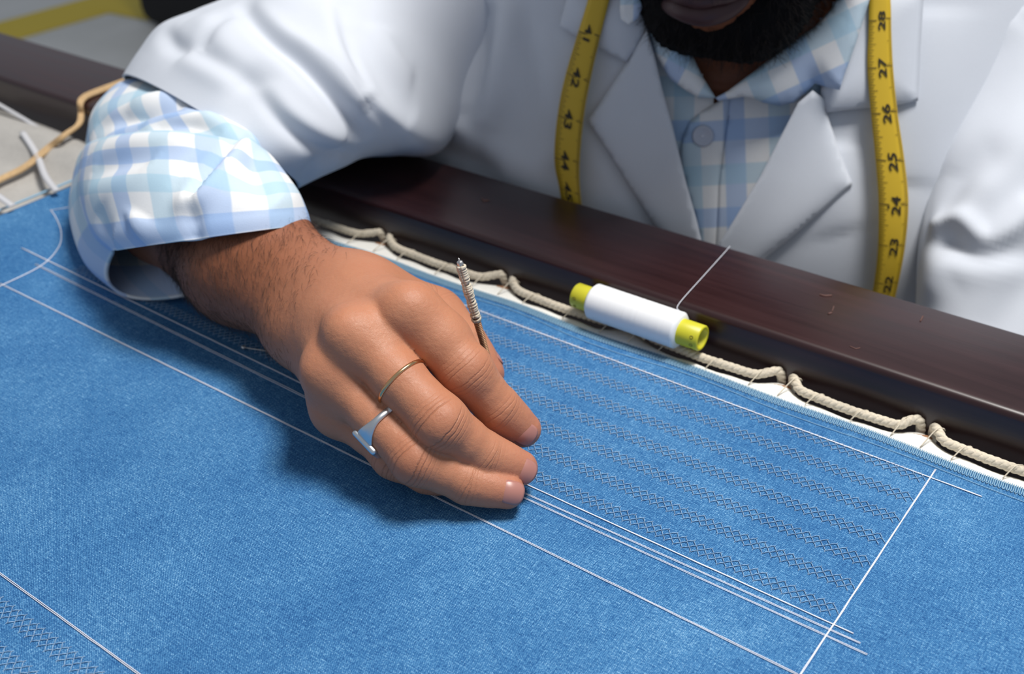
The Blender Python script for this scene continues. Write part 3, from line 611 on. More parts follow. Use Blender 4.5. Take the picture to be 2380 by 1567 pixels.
# finger nails
def nail(nme, pxc, dpx, w, ln, dors=None):
    """nail plate on the finger end: pxc is where its middle shows, dpx the way it points in the picture"""
    P = J[nme]; d = unit(P[3] - P[2])
    if pxc is None: c, n = body_ray(P[3] + dors * 0.03, -dors)
    else: c, n = body_ray(CAM, ray(*pxc))
    if n @ (P[3] - c) > 0: n = -n
    n = unit(n * 0.6 + unit(c - P[3]) * 0.4)
    if dpx is not None: q = IRT * dpx[0] - IUP * dpx[1]; d = q
    d = unit(d - n * (d @ n)); sd = np.cross(d, n); V = []; nu, nv = 13, 13; c = c + n * 0.0001
    for i in range(nu):
        for j in range(nv):
            u, v = 2 * i / (nu - 1) - 1, 2 * j / (nv - 1) - 1
            r = max(abs(u), abs(v)); q = (abs(u) ** 3.4 + abs(v) ** 3.4) ** (1 / 3.4); k = r / q if q > 1e-6 else 1; u, v = u * k, v * k
            x, y = u * w / 2, v * ln / 2; V.append(c + sd * x + d * y - n * (x * x / 0.0115 + y * y / 0.030 * (1 if v > 0 else 2.2)) + n * 0.00005)
    o = mk('fingernail', V, grid_faces(nu, nv), M['nail'], body); so_ = o.modifiers.new('thickness', 'SOLIDIFY'); so_.thickness = 0.0003; so_.offset = 1
nail('index', (1222, 1012), (0.80, 0.60), 0.0092, 0.0092); nail('middle', (1226, 1096), (0.88, 0.45), 0.0088, 0.0080); nail('ring', (1192, 1146), (0.97, 0.25), 0.0086, 0.0092)
nail('thumb', None, None, 0.0115, 0.0115, unit(IRT * 0.4 + IUP * 0.8 - TOC * 0.4)); nail('pinky', None, None, 0.0080, 0.0085, unit(TOC * 0.7 + IUP * 0.5))
# hair on the forearm and the backs of the fingers
def hair_curves(name, roots, dirs, nrm, length, rad, m, parent, curl=0.3, n=5):
    cu = bpy.data.curves.new(name, 'CURVE'); cu.dimensions = '3D'; cu.bevel_depth = rad; cu.bevel_resolution = 0; cu.resolution_u = 1
    for p, d, nn in zip(roots, dirs, nrm):
        L = length * RNG.uniform(0.55, 1.15); sp_ = cu.splines.new('POLY'); sp_.points.add(n - 1); q = np.array(p); dd = unit(d + RNG.normal(0, curl, 3) + nn * 0.35)
        for i in range(n):
            sp_.points[i].co = (*q, 1); sp_.points[i].radius = 1 - 0.8 * i / (n - 1); q = q + dd * L / (n - 1); dd = unit(dd - nn * 0.16 + RNG.normal(0, curl * 0.25, 3))
    cu.materials.append(m); o = bpy.data.objects.new(name, cu); link(o, parent); o['kind'] = 'stuff'; return o
vis = (BN @ TOC) > -0.15
c1 = np.nonzero((BVv[:, 0] > -0.225) & (BVv[:, 0] < -0.100) & (BVv[:, 2] > 0.008) & (BVv[:, 1] < 0.12) & vis)[0]
pr = np.array([1.0 if x < -0.13 else max(0.02, (-0.100 - x) / 0.03) for x in BVv[c1, 0]]); xd = np.interp(BVv[c1, 0], [-0.225, -0.16, -0.12], [5, 2.2, 1.0]); pr = pr * xd; pr /= pr.sum()
ix = RNG.choice(c1, 3800, replace=True, p=pr); dr = np.array([unit(fax * 0.65 - wid * 0.75 - BN[i] * ((fax * 0.65 - wid * 0.75) @ BN[i])) for i in ix])
hair_curves('arm_hair', BVv[ix], dr, BN[ix], 0.0085, 0.000045, M['arm_hair'], body, 0.22)
# eyes, hair cap (above the picture, seen from other positions)
for sg in (-1, 1):
    s = MB(); c = hp(sg * 0.032, 0.008, 0.068); lathe(s, c, HN, [(0.0115 * math.sin(a), 0.0115 * math.cos(a)) for a in np.linspace(-1.57, 1.57, 13)], 18); ey = s.build('eye', M['eye'], body); s = MB(); lathe(s, c + HN * 0.0098 - HU * 0.003, unit(HN - HU * 0.3), [(0, 0.0058), (0.0011, 0.0052), (0.0019, 0.0030), (0.0021, 0)], 16); s.build('iris', M['hair'], ey)
    s = MB(); s.tube([hp(sg * (0.014 + 0.034 * t), 0.030 + 0.006 * math.sin(t * 2.6), 0.081 - 0.020 * t * t) for t in np.linspace(0, 1, 9)], [0.003, 0.0036, 0.004, 0.004, 0.004, 0.0036, 0.003, 0.0024, 0.0015], 7); s.build('eyebrow', M['hair'], body)
V = []; nu, nv = 24, 36
for i in range(nu):
    th = 0.02 + 1.72 * i / (nu - 1)
    for j in range(nv):
        ph = 2 * math.pi * j / nv; th2 = th * (1 - 0.30 * max(0, math.sin(ph)) ** 2); r = 0.0905 + 0.002 * math.sin(ph * 9 + i)
        V.append(hp(math.sin(th2) * math.cos(ph) * r * 0.95, 0.038 + math.cos(th2) * r, -0.016 + math.sin(th2) * math.sin(ph) * r * 1.12))
mk('hair', V, grid_faces(nu, nv, False, True), M['hair'], person)
# beard: a full dark mass around jaw and chin, with strands
bx = np.arange(HC[0] - 0.10, HC[0] + 0.10, 0.0028, dtype=np.float32); by = np.arange(HC[1] - 0.14, HC[1] + 0.06, 0.0028, dtype=np.float32); bz = np.arange(HC[2] - 0.16, HC[2] + 0.06, 0.0028, dtype=np.float32)
keep = (XS, YS, ZS, D); XS, YS, ZS = bx, by, bz; D = np.full((len(bx), len(by), len(bz)), 0.05, np.float32)
for sg in (-1, 1): blend([(hp(sg * 0.058, -0.02, -0.002), hp(sg * 0.052, -0.068, 0.022), 0.015, 0.020), (hp(sg * 0.052, -0.068, 0.022), hp(sg * 0.018, -0.098, 0.066), 0.020, 0.019)], 0.02, 0.012)
blend([(hp(-0.012, -0.099, 0.070), hp(0.012, -0.099, 0.070), 0.0205, 0.0205), (hp(-0.020, -0.099, 0.066), hp(0.020, -0.099, 0.066), 0.017, 0.017)], 0.014, 0.012)
for sg in (-1, 1): blend([(hp(sg * 0.033, -0.092, 0.064), hp(sg * 0.032, -0.062, 0.070), 0.012, 0.006), (hp(sg * 0.032, -0.062, 0.070), hp(sg * 0.006, -0.053, 0.0925), 0.005, 0.0045)], 0.01, 0.008)
bV, bF = surface_nets(D, XS, YS, ZS); bV = relax(bV, bF, 2); bNn = vnormals(bV, bF); bV = bV + bNn * (RNG.normal(0, 0.0005, len(bV)))[:, None]
XS, YS, ZS, D = keep; del D
beard = mesh_np('beard', bV, bF, M['hair'], person)
k = np.nonzero((bNn @ TOC) > -0.3)[0]; k = RNG.choice(k, 4200); hair_curves('beard_strand', bV[k], [unit(n_ * 0.9 - HU * 0.8) for n_ in bNn[k]], bNn[k], 0.0095, 0.00010, M['beard_hair'], beard, 0.45)

# ------------------------------------------------------------------ clothes
def loft(sections, nseg=96, per=14, flat=1.0):
    """sections: (L, F, R, B) world points; elliptical arcs R-F-L-B, smooth along the tube"""
    n4 = nseg // 4; rings = []
    for L_, F_, R_, B_ in sections:
        Mi = (L_ + R_) / 2; ring = []
        for k in range(nseg):
            a = 2 * math.pi * k / nseg; c, s_ = math.cos(a), math.sin(a); sc = lambda v: math.copysign(abs(v) ** flat, v)
            ring.append(Mi + sc(c) * (R_ - Mi) + (sc(s_) * (F_ - Mi) if s_ >= 0 else -sc(s_) * (B_ - Mi)))
        rings.append(ring)
    rings = np.array(rings); out = []
    for k in range(nseg): out.append(catmull(rings[:, k], per))
    V = np.array(out).transpose(1, 0, 2); nr = V.shape[0]
    ds = np.concatenate([[0], np.cumsum(np.linalg.norm(np.diff(V[:, nseg // 4], axis=0), axis=1))]); uv = []
    for i in range(nr):
        cir = np.concatenate([[0], np.cumsum(np.linalg.norm(np.diff(V[nr // 3], axis=0), axis=1))]); uv += [(c, ds[i]) for c in cir]
    return V.reshape(-1, 3), grid_faces(nr, nseg, False, True), uv, nr
def solid(o, t, off=-1.0):
    m_ = o.modifiers.new('thickness', 'SOLIDIFY'); m_.thickness = t; m_.offset = off; return o
def thicken_normals(V, F, ref):                        # orient faces so that normals point away from ref axis points
    N = vnormals(np.asarray(V), F); return F if np.mean(np.einsum('ij,ij->i', N, np.asarray(V) - ref)) > 0 else [tuple(reversed(f)) for f in F]
def inside(poly, x, y):
    c = False; n = len(poly); j = n - 1
    for i in range(n):
        if ((poly[i][1] > y) != (poly[j][1] > y)) and x < (poly[j][0] - poly[i][0]) * (y - poly[i][1]) / (poly[j][1] - poly[i][1] + 1e-15) + poly[i][0]: c = not c
        j = i
    return c
coat = None
def torso_tube(rx, ry, off, hole, bl, bh, nphi=300, nb=190, extra=None):
    V, AB = [], []; bs = np.linspace(bl, bh, nb)
    for b in bs:
        sh = max(0.0, (b - 0.11) / 0.085); k = math.sqrt(max(0.02, 1 - sh * sh)) if sh < 1 else 0.15; kx = max(0.36, k); ky = max(0.55, k)
        for j in range(nphi):
            ph = 2 * math.pi * j / nphi; a = rx * kx * math.sin(ph); n_ = off - ry + ry * ky * math.cos(ph); e = extra(a, b, math.cos(ph)) if extra else 0
            V.append(O + a * AV + cl(b) + (n_ + e) * NV); AB.append((a, b, math.cos(ph)))
    F_ = []
    for q in grid_faces(nb, nphi, False, True):
        if hole:
            a = np.mean([AB[i][0] for i in q]); b = np.mean([AB[i][1] for i in q]); c = np.mean([AB[i][2] for i in q])
            if c > 0 and inside(hole, a, b): continue
        F_.append(q)
    V = np.array(V); N = vnormals(V, F_); c_ = np.mean(V, 0)
    if np.mean(N @ NV * np.sign((V - O) @ NV + ry)) < 0: F_ = [tuple(reversed(q)) for q in F_]
    return V, F_, AB
X3 = lambda c, s_=1250, k=0.4786: (s_ + c[0] * k, c[1] * k)
ab3 = lambda pts, off=0.0: [to_ab(*X3(p), off) for p in pts]
# coat body
lap_in_l = [(540, 150), (575, 280), (610, 430), (660, 610), (725, 880), (775, 1060), (815, 1230), (850, 1400)]
lap_in_r = [(1335, 440), (1265, 500), (1200, 625), (1085, 850), (985, 1020), (890, 1185), (850, 1400)]
hole = ab3([(x - 36, y) for x, y in lap_in_l]) + ab3([(x + 36, y) for x, y in lap_in_r])[::-1]
tl = to_ab(*X3((430, -260))); tr = to_ab(*X3((1650, -260))); hole = [tl] + hole + [tr, (tr[0] * 0.8, 0.25), (tl[0] * 0.8, 0.25)]
Vc, Fcs, ABc = torso_tube(RX, RYE, 0.0, hole, -0.42, 0.205)
coat_folds = [([(850, 0), (950, 150), (1050, 280), (1120, 350)], 0.008, 0.028), ([(1130, 0), (1121, 60), (1112, 130), (1100, 214), (1080, 285)], -0.011, 0.011), ([(1170, 0), (1165, 100), (1150, 200), (1128, 300)], 0.007, 0.012), ([(1075, 20), (1060, 120), (1050, 200), (1065, 270)], 0.009, 0.016),
    ([(1220, 0), (1242, 143), (1258, 270), (1285, 345)], -0.003, 0.005), ([(1060, 290), (1130, 340), (1200, 385), (1270, 420)], 0.006, 0.012), ([(1020, 310), (1090, 375), (1170, 420)], -0.005, 0.012),
    ([(1370, 290), (1420, 380), (1500, 500), (1540, 560)], -0.002, 0.004, 0.5), ([(2170, 20), (2160, 150), (2140, 300), (2120, 430)], 0.004, 0.02), ([(1940, 330), (1935, 420), (1960, 540)], 0.003, 0.02)]
Vc = drape(Vc, Fcs, coat_folds, TOC)
coat = mk('coat', Vc, Fcs, M['coat'], person); solid(coat, 0.0012)
bvh_c = BVHTree.FromPolygons([tuple(v) for v in Vc], [tuple(q) for q in Fcs])
# shirt under it
neck_hole = [to_ab(*X3(p)) for p in [(615, 110), (700, 250), (775, 390), (860, 500), (938, 458), (1060, 372), (1212, 255), (1352, 158), (1525, -80), (1590, -300), (450, -300), (490, -100)]]
neck_hole = neck_hole[:-2] + [(neck_hole[9][0], 0.3), (neck_hole[10][0], 0.3)] + neck_hole[-2:]
Vs, Fs_, ABs = torso_tube(RX - 0.008, RYE - 0.006, -0.0075, neck_hole, -0.40, 0.185, 240, 150)
shirt = mk('shirt', Vs, Fs_, M['gingham'], person, uv=[(a + 0.004, b) if c > 0 else (0.4 - a, b) for a, b, c in ABs]); solid(shirt, 0.0008)
def sheet(name, poly, hfun, m, parent, step=0.0028, thick=0.0011, rot=0.0, dense=0.0022):
    """cloth piece with outline poly in chest coordinates (a, b), standing hfun(a, b, edge distance) above the chest"""
    P = []
    for i in range(len(poly)):
        p, q = np.array(poly[i]), np.array(poly[(i + 1) % len(poly)]); k = max(1, int(np.linalg.norm(q - p) / dense)); P += [p + (q - p) * t / k for t in range(k)]
    nb = len(P); A_ = np.array(P); lo, hi = A_.min(0), A_.max(0); ins = []
    for x in np.arange(lo[0], hi[0], step):
        for y in np.arange(lo[1], hi[1], step):
            if inside(P, x, y) and np.min(np.linalg.norm(A_ - [x, y], axis=1)) > step * 0.5: ins.append(np.array([x, y]))
    r = delaunay_2d_cdt([Vector(p) for p in P + ins], [(i, (i + 1) % nb) for i in range(nb)], [], 1, 1e-7)
    V = []; c, s_ = math.cos(rot), math.sin(rot); uv = []
    loop = np.vstack([A_, A_[:1]]); L3 = np.column_stack([loop, np.zeros(len(loop))])
    vv = np.array([[v[0], v[1], 0] for v in r[0]]); ed, _ = polyline_dist(vv, L3)
    for v, e in zip(r[0], ed): V.append(S(v[0], v[1], hfun(v[0], v[1], e))); uv.append((v[0] * c - v[1] * s_, v[0] * s_ + v[1] * c))
    fs = [tuple(q) for q in r[2]]; N = vnormals(np.array(V), fs)
    if np.mean(N @ NV) < 0: fs = [q[::-1] for q in fs]
    return solid(mk(name, V, fs, m, parent, uv=uv), thick)
def smooth_poly(pts, off, n=5):
    return [tuple(p) for p in catmull([np.array(to_ab(*X3(p), off)) for p in pts], n)]
def dist_poly(a, b, pl): return polyline_dist(np.array([[a, b, 0.0]]), np.array([[x, y, 0.0] for x, y in pl]))[0][0]
# collar of the coat first (below the lapel edge), then the lapels
colL = [to_ab(*X3(p)) for p in [(112, 132), (170, 168), (240, 205), (310, 242), (438, 302), (480, 240), (535, 160), (530, 60), (520, -50), (165, -50), (150, 0)]]
sheet('coat_collar', colL, lambda a, b, e: 0.0055 + 0.004 * (1 - math.exp(-e / 0.006)), M['coat'], coat)
colR = [to_ab(*X3(p)) for p in [(1400, 545), (1500, 533), (1610, 523), (1740, 510), (1842, 490), (1852, 250), (1868, 0), (1874, -50), (1560, -50), (1480, 200), (1375, 440)]]
sheet('coat_collar', colR, lambda a, b, e: 0.0055 + 0.004 * (1 - math.exp(-e / 0.006)), M['coat'], coat)
inL = [to_ab(*X3(p)) for p in lap_in_l]; inR = [to_ab(*X3(p)) for p in lap_in_r]
lapL = inL + [to_ab(*X3(p)) for p in [(760, 1400), (560, 1085), (455, 915), (350, 745), (244, 585), (300, 510), (370, 405), (440, 300), (500, 210)]]
def hl(pl): return lambda a, b, e: 0.0062 + 0.0022 * math.exp(-(dist_poly(a, b, pl) / 0.010) ** 2) - 0.0025 * math.exp(-e / 0.003) * (1 - math.exp(-(dist_poly(a, b, pl) / 0.010) ** 2))
sheet('lapel', lapL, hl(inL), M['coat'], coat)
lapR = inR + [to_ab(*X3(p)) for p in [(930, 1450), (1128, 1250), (1260, 1135), (1400, 1010), (1527, 895), (1490, 800), (1450, 690), (1402, 548), (1388, 480)]]
sheet('lapel', lapR, hl(inR), M['coat'], coat)
# shirt placket, button, collar
pk_edge = [(880, 492), (800, 540), (740, 590), (706, 660), (690, 740), (700, 820), (730, 960), (775, 1120), (800, 1300)]
plk = [to_ab(*X3(p), -0.0075) for p in pk_edge] + [to_ab(*X3(p), -0.0075) for p in [(862, 1300), (872, 1100), (880, 900), (905, 700), (925, 560), (935, 470)]]
sheet('placket', plk, lambda a, b, e: -0.0060 + 0.0008 * min(1, e / 0.001), M['gingham'], shirt, thick=0.0009, rot=-0.06)
sheet('shirt_front', [to_ab(*X3(p), -0.0075) for p in [(905, 480), (925, 560), (900, 740), (880, 900), (872, 1100), (862, 1300), (1000, 1300), (1120, 900), (1300, 560), (1290, 470), (1100, 440)]], lambda a, b, e: -0.0068, M['gingham'], shirt, thick=0.0006, rot=-0.06)
a_, b_ = to_ab(*X3((803, 660)), -0.006); c = S(a_, b_, -0.0050); s = MB(); lathe(s, c, NV, [(0, 0.0056), (0.0010, 0.0058), (0.0017, 0.0052), (0.0015, 0.0042), (0.0011, 0.0036), (0.0012, 0)], 28); bt = s.build('button', M['button'], shirt)
s = MB(); s.tube([c + NV * 0.0014 + AV * 0.001 * q + BV * 0.0005 * q for q in (-1, 0, 1)], 0.0004, 6); s.build('button_thread', M['thread'], bt)
scL = [(525, 40), (545, 150), (575, 270), (640, 380), (650, 390), (720, 440), (785, 478), (865, 475), (800, 370), (745, 255), (700, 130), (640, -40), (560, -60), (470, -60)]
hc = lambda a, b, e: 0.0045 + 0.0045 * (1 - math.exp(-e / 0.005))
sheet('shirt_collar', [to_ab(*X3(p), 0.003) for p in scL], hc, M['gingham'], shirt, rot=0.5)
scR = [(880, 490), (1000, 470), (1040, 475), (1100, 500), (1180, 515), (1250, 495), (1310, 440), (1345, 405), (1400, 424), (1462, 438), (1480, 380), (1540, 210), (1600, 20), (1618, -60), (1490, -60), (1420, 50), (1345, 130), (1200, 225), (1050, 350), (930, 440), (866, 476)]
def hr_(a, b, e): return 0.0060 + 0.010 * min(1, max(0, (a - 0.030) / 0.035)) + 0.006 * (1 - math.exp(-e / 0.006)) + 0.004 * math.sin(a * 90 + 1)
sheet('shirt_collar', [to_ab(*X3(p), 0.004) for p in scR], hr_, M['gingham'], shirt, rot=-0.42)
sheet('shirt_collar', [to_ab(*X3(p), 0.004) for p in [(415, 60), (420, 100), (455, 128), (500, 95), (520, 40), (480, -80), (420, -60)]], lambda a, b, e: 0.016, M['gingham'], shirt)

# collars round the back of the neck
nax = unit(hp(0, -0.05, -0.015) - nb); nbk = unit(-NV - nax * (-NV @ nax)); nsd = np.cross(nax, nbk)
for r0, r1, h0, h1, par, m_ in ((0.066, 0.069, -0.012, 0.030, shirt, 'gingham'), (0.088, 0.084, -0.034, 0.026, coat, 'coat')):
    V = []; uv = []
    for i in range(41):
        a_ = math.radians(-118 + 236 * i / 40)
        for t_ in np.linspace(0, 1, 7):
            rr_ = r0 + (r1 - r0) * t_ + 0.010 * (1 - math.cos(a_)) * 0.4; V.append(nb + (nbk * math.cos(a_) + nsd * math.sin(a_)) * rr_ + nax * (h0 + (h1 - h0) * t_ - 0.012 * (1 - math.cos(a_)))); uv.append((a_ * r0, t_ * 0.04))
    solid(mk('collar_band', V, grid_faces(41, 7), M[m_], par, uv=uv), 0.0018, 0.0)
# right coat sleeve (picture left): from the opening above the rolled cuff up to the shoulder
W = at_d
def back(F_, L_, R_, k): Mi = (L_ + R_) / 2; return Mi - (F_ - Mi) * k
def sec(L_, R_, F_, kb=1.0, B_=None):
    L_, R_, F_ = W(*L_), W(*R_), W(*F_); return (L_, F_, R_, back(F_, L_, R_, kb) if B_ is None else W(*B_))
sleeve_secs = [sec((287, 183, 0.662), (694, 437, 0.605), (470, 262, 0.562)), sec((322, 128, 0.667), (745, 412, 0.610), (510, 232, 0.562)), sec((372, 66, 0.672), (800, 388, 0.615), (570, 180, 0.565)),
    sec((455, 34, 0.677), (850, 366, 0.625), (640, 140, 0.569)), sec((545, -5, 0.685), (925, 361, 0.636), (715, 110, 0.574)), sec((590, -90, 0.69), (1020, 354, 0.652), (780, 80, 0.582)),
    ]
def wsec(c, r, rf):                                    # round section given in the world, for the part near the shoulder
    c = np.array(c); u_ = unit(-AV * 0.65 + np.array([0, 0, 0.76])); f_ = unit(TOC - u_ * (TOC @ u_)); return (c + u_ * r, c + f_ * rf, c - u_ * r, c - f_ * rf)
sleeve_secs += [wsec((-0.266, 0.235, 0.088), 0.079, 0.066), wsec((-0.252, 0.280, 0.108), 0.076, 0.066), wsec((-0.215, 0.315, 0.118), 0.066, 0.058), wsec((-0.17, 0.335, 0.12), 0.05, 0.045)]
V, F, uv, nr = loft(sleeve_secs, 160, 16); V = np.array(V)
sl_folds = [([(560, 5), (590, 52), (640, 100), (690, 137), (735, 182), (780, 235), (820, 285), (850, 325)], -0.008, 0.0055), ([(600, 0), (650, 70), (710, 112), (760, 160), (805, 215), (850, 262)], 0.0045, 0.008), ([(540, 40), (590, 105), (650, 160), (700, 215), (750, 275), (800, 335)], 0.003, 0.010),
    ([(790, 0), (803, 80), (828, 150), (857, 214)], -0.004, 0.005), ([(765, 0), (785, 100), (820, 190), (850, 236)], 0.004, 0.009), ([(830, 60), (870, 140), (920, 215), (965, 275)], -0.004, 0.010),
    ([(596, 208), (645, 272), (700, 318), (765, 352), (828, 362)], -0.005, 0.0045), ([(620, 200), (670, 265), (730, 310), (800, 335)], 0.004, 0.007), ([(440, 112), (503, 145), (575, 188), (600, 212)], -0.0035, 0.006), ([(420, 130), (480, 165), (550, 205)], 0.003, 0.008),
    ([(378, 66), (400, 100), (440, 120)], -0.004, 0.006), ([(455, 40), (500, 70), (540, 140), (575, 180)], 0.004, 0.010), ([(470, 115), (482, 90), (535, 30)], -0.003, 0.006), ([(870, 60), (905, 130), (960, 190)], 0.004, 0.012), ([(690, 430), (740, 380), (790, 372)], -0.003, 0.006)]
F = thicken_normals(V, F, np.repeat(V.reshape(nr, -1, 3).mean(1), 160, 0)); V = drape(V, F, sl_folds, TOC)
slv = solid(mk('sleeve', V, F, M['coat'], coat), 0.0013)
# rolled hem line of the sleeve opening
# left coat sleeve (picture right), hanging behind the rail
ls = [sec((2140, -240, 0.66), (2640, -220, 0.66), (2390, -230, 0.605)), sec((2190, -40, 0.645), (2740, -60, 0.645), (2440, -40, 0.585)), sec((2215, 180, 0.632), (2760, 160, 0.632), (2470, 190, 0.575)), sec((2165, 400, 0.622), (2740, 420, 0.622), (2420, 430, 0.565)), sec((2140, 560, 0.616), (2700, 640, 0.616), (2390, 620, 0.560)), sec((2130, 760, 0.612), (2640, 900, 0.612), (2360, 860, 0.557)), sec((2120, 950, 0.612), (2560, 1150, 0.61), (2340, 1080, 0.54))]
X_, Y_, Z_ = np.array([1.0, 0, 0]), np.array([0, 1.0, 0]), np.array([0, 0, 1.0])
fz = unit(-Y_ - Z_); ls += [(el_l - X_ * 0.062, el_l + fz * 0.060, el_l + X_ * 0.062, el_l - fz * 0.060)]
for t_, r_ in ((0.45, 0.052), (0.85, 0.046)): c_ = el_l + (wr_l - el_l) * t_; ls += [(c_ - X_ * r_, c_ - Z_ * r_, c_ + X_ * r_, c_ + Z_ * r_)]
V, F, uv, nr = loft(ls, 140, 14); V = np.array(V); F = thicken_normals(V, F, np.repeat(V.reshape(nr, -1, 3).mean(1), 140, 0))
lf = [([(2180, 520), (2230, 512), (2280, 558), (2320, 552), (2390, 490)], 0.006, 0.006, 0.8), ([(2200, 560), (2260, 590), (2330, 592), (2400, 590)], -0.007, 0.008, 0.9), ([(2175, 660), (2205, 615), (2280, 612), (2390, 598)], 0.005, 0.009, 0.7), ([(2380, 60), (2300, 160), (2240, 280), (2200, 400)], 0.003, 0.012), ([(2290, 375), (2240, 410), (2195, 495)], -0.006, 0.012, 0.7), ([(2420, 300), (2340, 380), (2240, 470), (2190, 510)], 0.004, 0.010, 0.8), ([(2320, 760), (2370, 700), (2420, 640)], -0.004, 0.012, 0.8), ([(2290, 30), (2340, 40), (2420, 0)], 0.004, 0.012, 0.9)]
V = drape(V, F, lf, TOC); solid(mk('sleeve', V, F, M['coat'], coat), 0.0013)
# shirt sleeve with its rolled cuff
def Zp(px, py, z): return on_z(px, py, z / 1000)
cuff = [(Zp(262, 585, 28), W(455, 556, 0.488), W(724, 522, 0.522), Zp(390, 697, 3.2)), (Zp(215, 540, 30), W(440, 516, 0.489), W(714, 490, 0.527), Zp(330, 640, 3.5)), (Zp(183, 450, 36), W(432, 440, 0.497), W(692, 447, 0.533), Zp(300, 560, 4)),
    (Zp(186, 385, 44), W(425, 360, 0.517), W(658, 405, 0.545), Zp(300, 480, 10)), (Zp(194, 345, 48), W(425, 312, 0.532), W(624, 372, 0.555), Zp(310, 440, 22)), (Zp(214, 345, 48), W(430, 318, 0.543), W(600, 365, 0.562), Zp(320, 430, 28))]
V, F, uv, nr = loft(cuff, 144, 14); V = np.array(V); F = thicken_normals(V, F, np.repeat(V.reshape(nr, -1, 3).mean(1), 144, 0))
cf = [([(545, 325), (510, 365), (480, 405), (455, 445)], -0.005, 0.0035, 0.6), ([(575, 330), (545, 375), (505, 420), (470, 455), (440, 468)], 0.0055, 0.006, 0.7), ([(442, 470), (448, 510), (450, 548)], -0.003, 0.004, 0.7), ([(210, 360), (300, 335), (400, 330), (470, 350)], 0.003, 0.008), ([(580, 330), (585, 370), (600, 430), (640, 470)], -0.003, 0.006), ([(200, 450), (260, 420), (340, 410), (420, 400)], 0.003, 0.012), ([(215, 400), (280, 385), (360, 375)], -0.003, 0.008), ([(230, 480), (235, 530), (260, 556)], -0.003, 0.008), ([(330, 500), (310, 540)], 0.003, 0.010)]
V = drape(V, F, cf, TOC); ring = np.tile(np.arange(144), nr) * 0; cc = np.array(uv); cc[:, 0] = cc[:, 0] * 0.8
cuf = solid(mk('rolled_cuff', V, F, M['gingham'], shirt, uv=cc), 0.0016)
slv_s = [(Zp(208, 365, 46), W(430, 360, 0.545), W(612, 395, 0.563), Zp(320, 430, 15)), (Zp(203, 310, 50), W(415, 285, 0.556), W(606, 350, 0.572), Zp(345, 390, 18)), (Zp(215, 258, 54), W(415, 250, 0.567), W(605, 325, 0.590), W(400, 330, 0.70)),
    (W(262, 205, 0.664), W(450, 225, 0.583), W(620, 330, 0.605), W(440, 320, 0.70)), (W(310, 185, 0.666), W(490, 222, 0.594), W(650, 345, 0.610), W(480, 320, 0.70)), (W(380, 150, 0.672), W(560, 200, 0.600), W(690, 360, 0.620), W(560, 310, 0.70))]
V, F, uv, nr = loft(slv_s, 120, 12); V = np.array(V); F = thicken_normals(V, F, np.repeat(V.reshape(nr, -1, 3).mean(1), 120, 0))
V = drape(V, F, [([(220, 300), (300, 265), (400, 255), (480, 270)], -0.004, 0.006), ([(330, 275), (420, 262), (500, 285), (570, 330)], 0.004, 0.006), ([(300, 240), (380, 225), (450, 235)], 0.003, 0.007), ([(260, 290), (350, 255), (430, 245)], -0.003, 0.005), ([(350, 300), (430, 285), (520, 310)], -0.004, 0.005)], TOC)
cc = np.array(uv); cc = cc @ np.array([[0.9, 0.35], [-0.35, 0.9]]); solid(mk('shirt_sleeve', V, F, M['gingham'], shirt, uv=cc), 0.0009)
# dark trousers under the frame
s = MB()
hip = O + cl(-0.33) - 0.10 * NV
for sg in (-1, 1):
    h0 = hip + AV * 0.085 * sg; k0 = h0 + np.array([sg * 0.06 + 0.06, -0.40, 0.02]); s.tube(catmull([h0 + np.array([0, 0.03, 0]), h0, (h0 + k0) / 2, k0, k0 + np.array([0, -0.04, -0.10]), (k0[0], k0[1] - 0.02, FZ + 0.06)], 6), np.interp(np.linspace(0, 5, 31), [0, 1, 2, 3, 4, 5], [0.10, 0.095, 0.085, 0.07, 0.065, 0.05]), 20)
s.build('trousers', M['black'], person)

# ------------------------------------------------------------------ rings
def ring_on(nme, t, px, name, prof, m, label, tilt=0.0):
    P = J[nme]; return None
def finger_ring(nme, t, rad, tube, m, parent, name, tilt=(0, 0, 0)):
    P = J[nme]; c = P[0] + (P[1] - P[0]) * t; d = unit(unit(P[1] - P[0]) + np.array(tilt)); u = unit(np.cross(d, [0, 0, 1])); v = np.cross(d, u); V = []; n, k = 56, 8
    for i in range(n):
        a = 2 * math.pi * i / n; e = math.cos(a) * u + math.sin(a) * v; h = bvh_b.ray_cast(Vector(c + e * 0.030), Vector(-e)); hh = bvh_b.ray_cast(Vector(c), Vector(e))
        r = min((np.linalg.norm(np.array(hh[0]) - c) if hh[0] is not None else rad), rad * 1.12); r = max(r, rad * 0.9)
        for j in range(k):
            b = 2 * math.pi * j / k; V.append(c + e * (r + tube[0] * (0.35 + math.cos(b))) + d * tube[1] * math.sin(b))
    return mk(name, V, grid_faces(n, k, True, True), m, parent), c, d, u, v
gr = empty('gold_ring', tuple(J['middle'][0] * 0.42 + J['middle'][1] * 0.58), 'thin plain gold band around the middle finger', 'ring')
finger_ring('middle', 0.54, 0.0097, (0.0005, 0.0008), M['gold'], gr, 'band')
sr = empty('silver_ring', tuple(J['ring'][0] * 0.5 + J['ring'][1] * 0.5), 'silver signet ring with flat rectangular face on the ring finger', 'ring')
P = J['ring']; c = P[0] + (P[1] - P[0]) * 0.62; d = unit(P[1] - P[0]); fdv = unit(TOC * 0.25 - IUP * 1.0 - IRT * 0.35); fdv = unit(fdv - d * (fdv @ d)); sd = np.cross(d, fdv); V = []; n, k = 64, 8
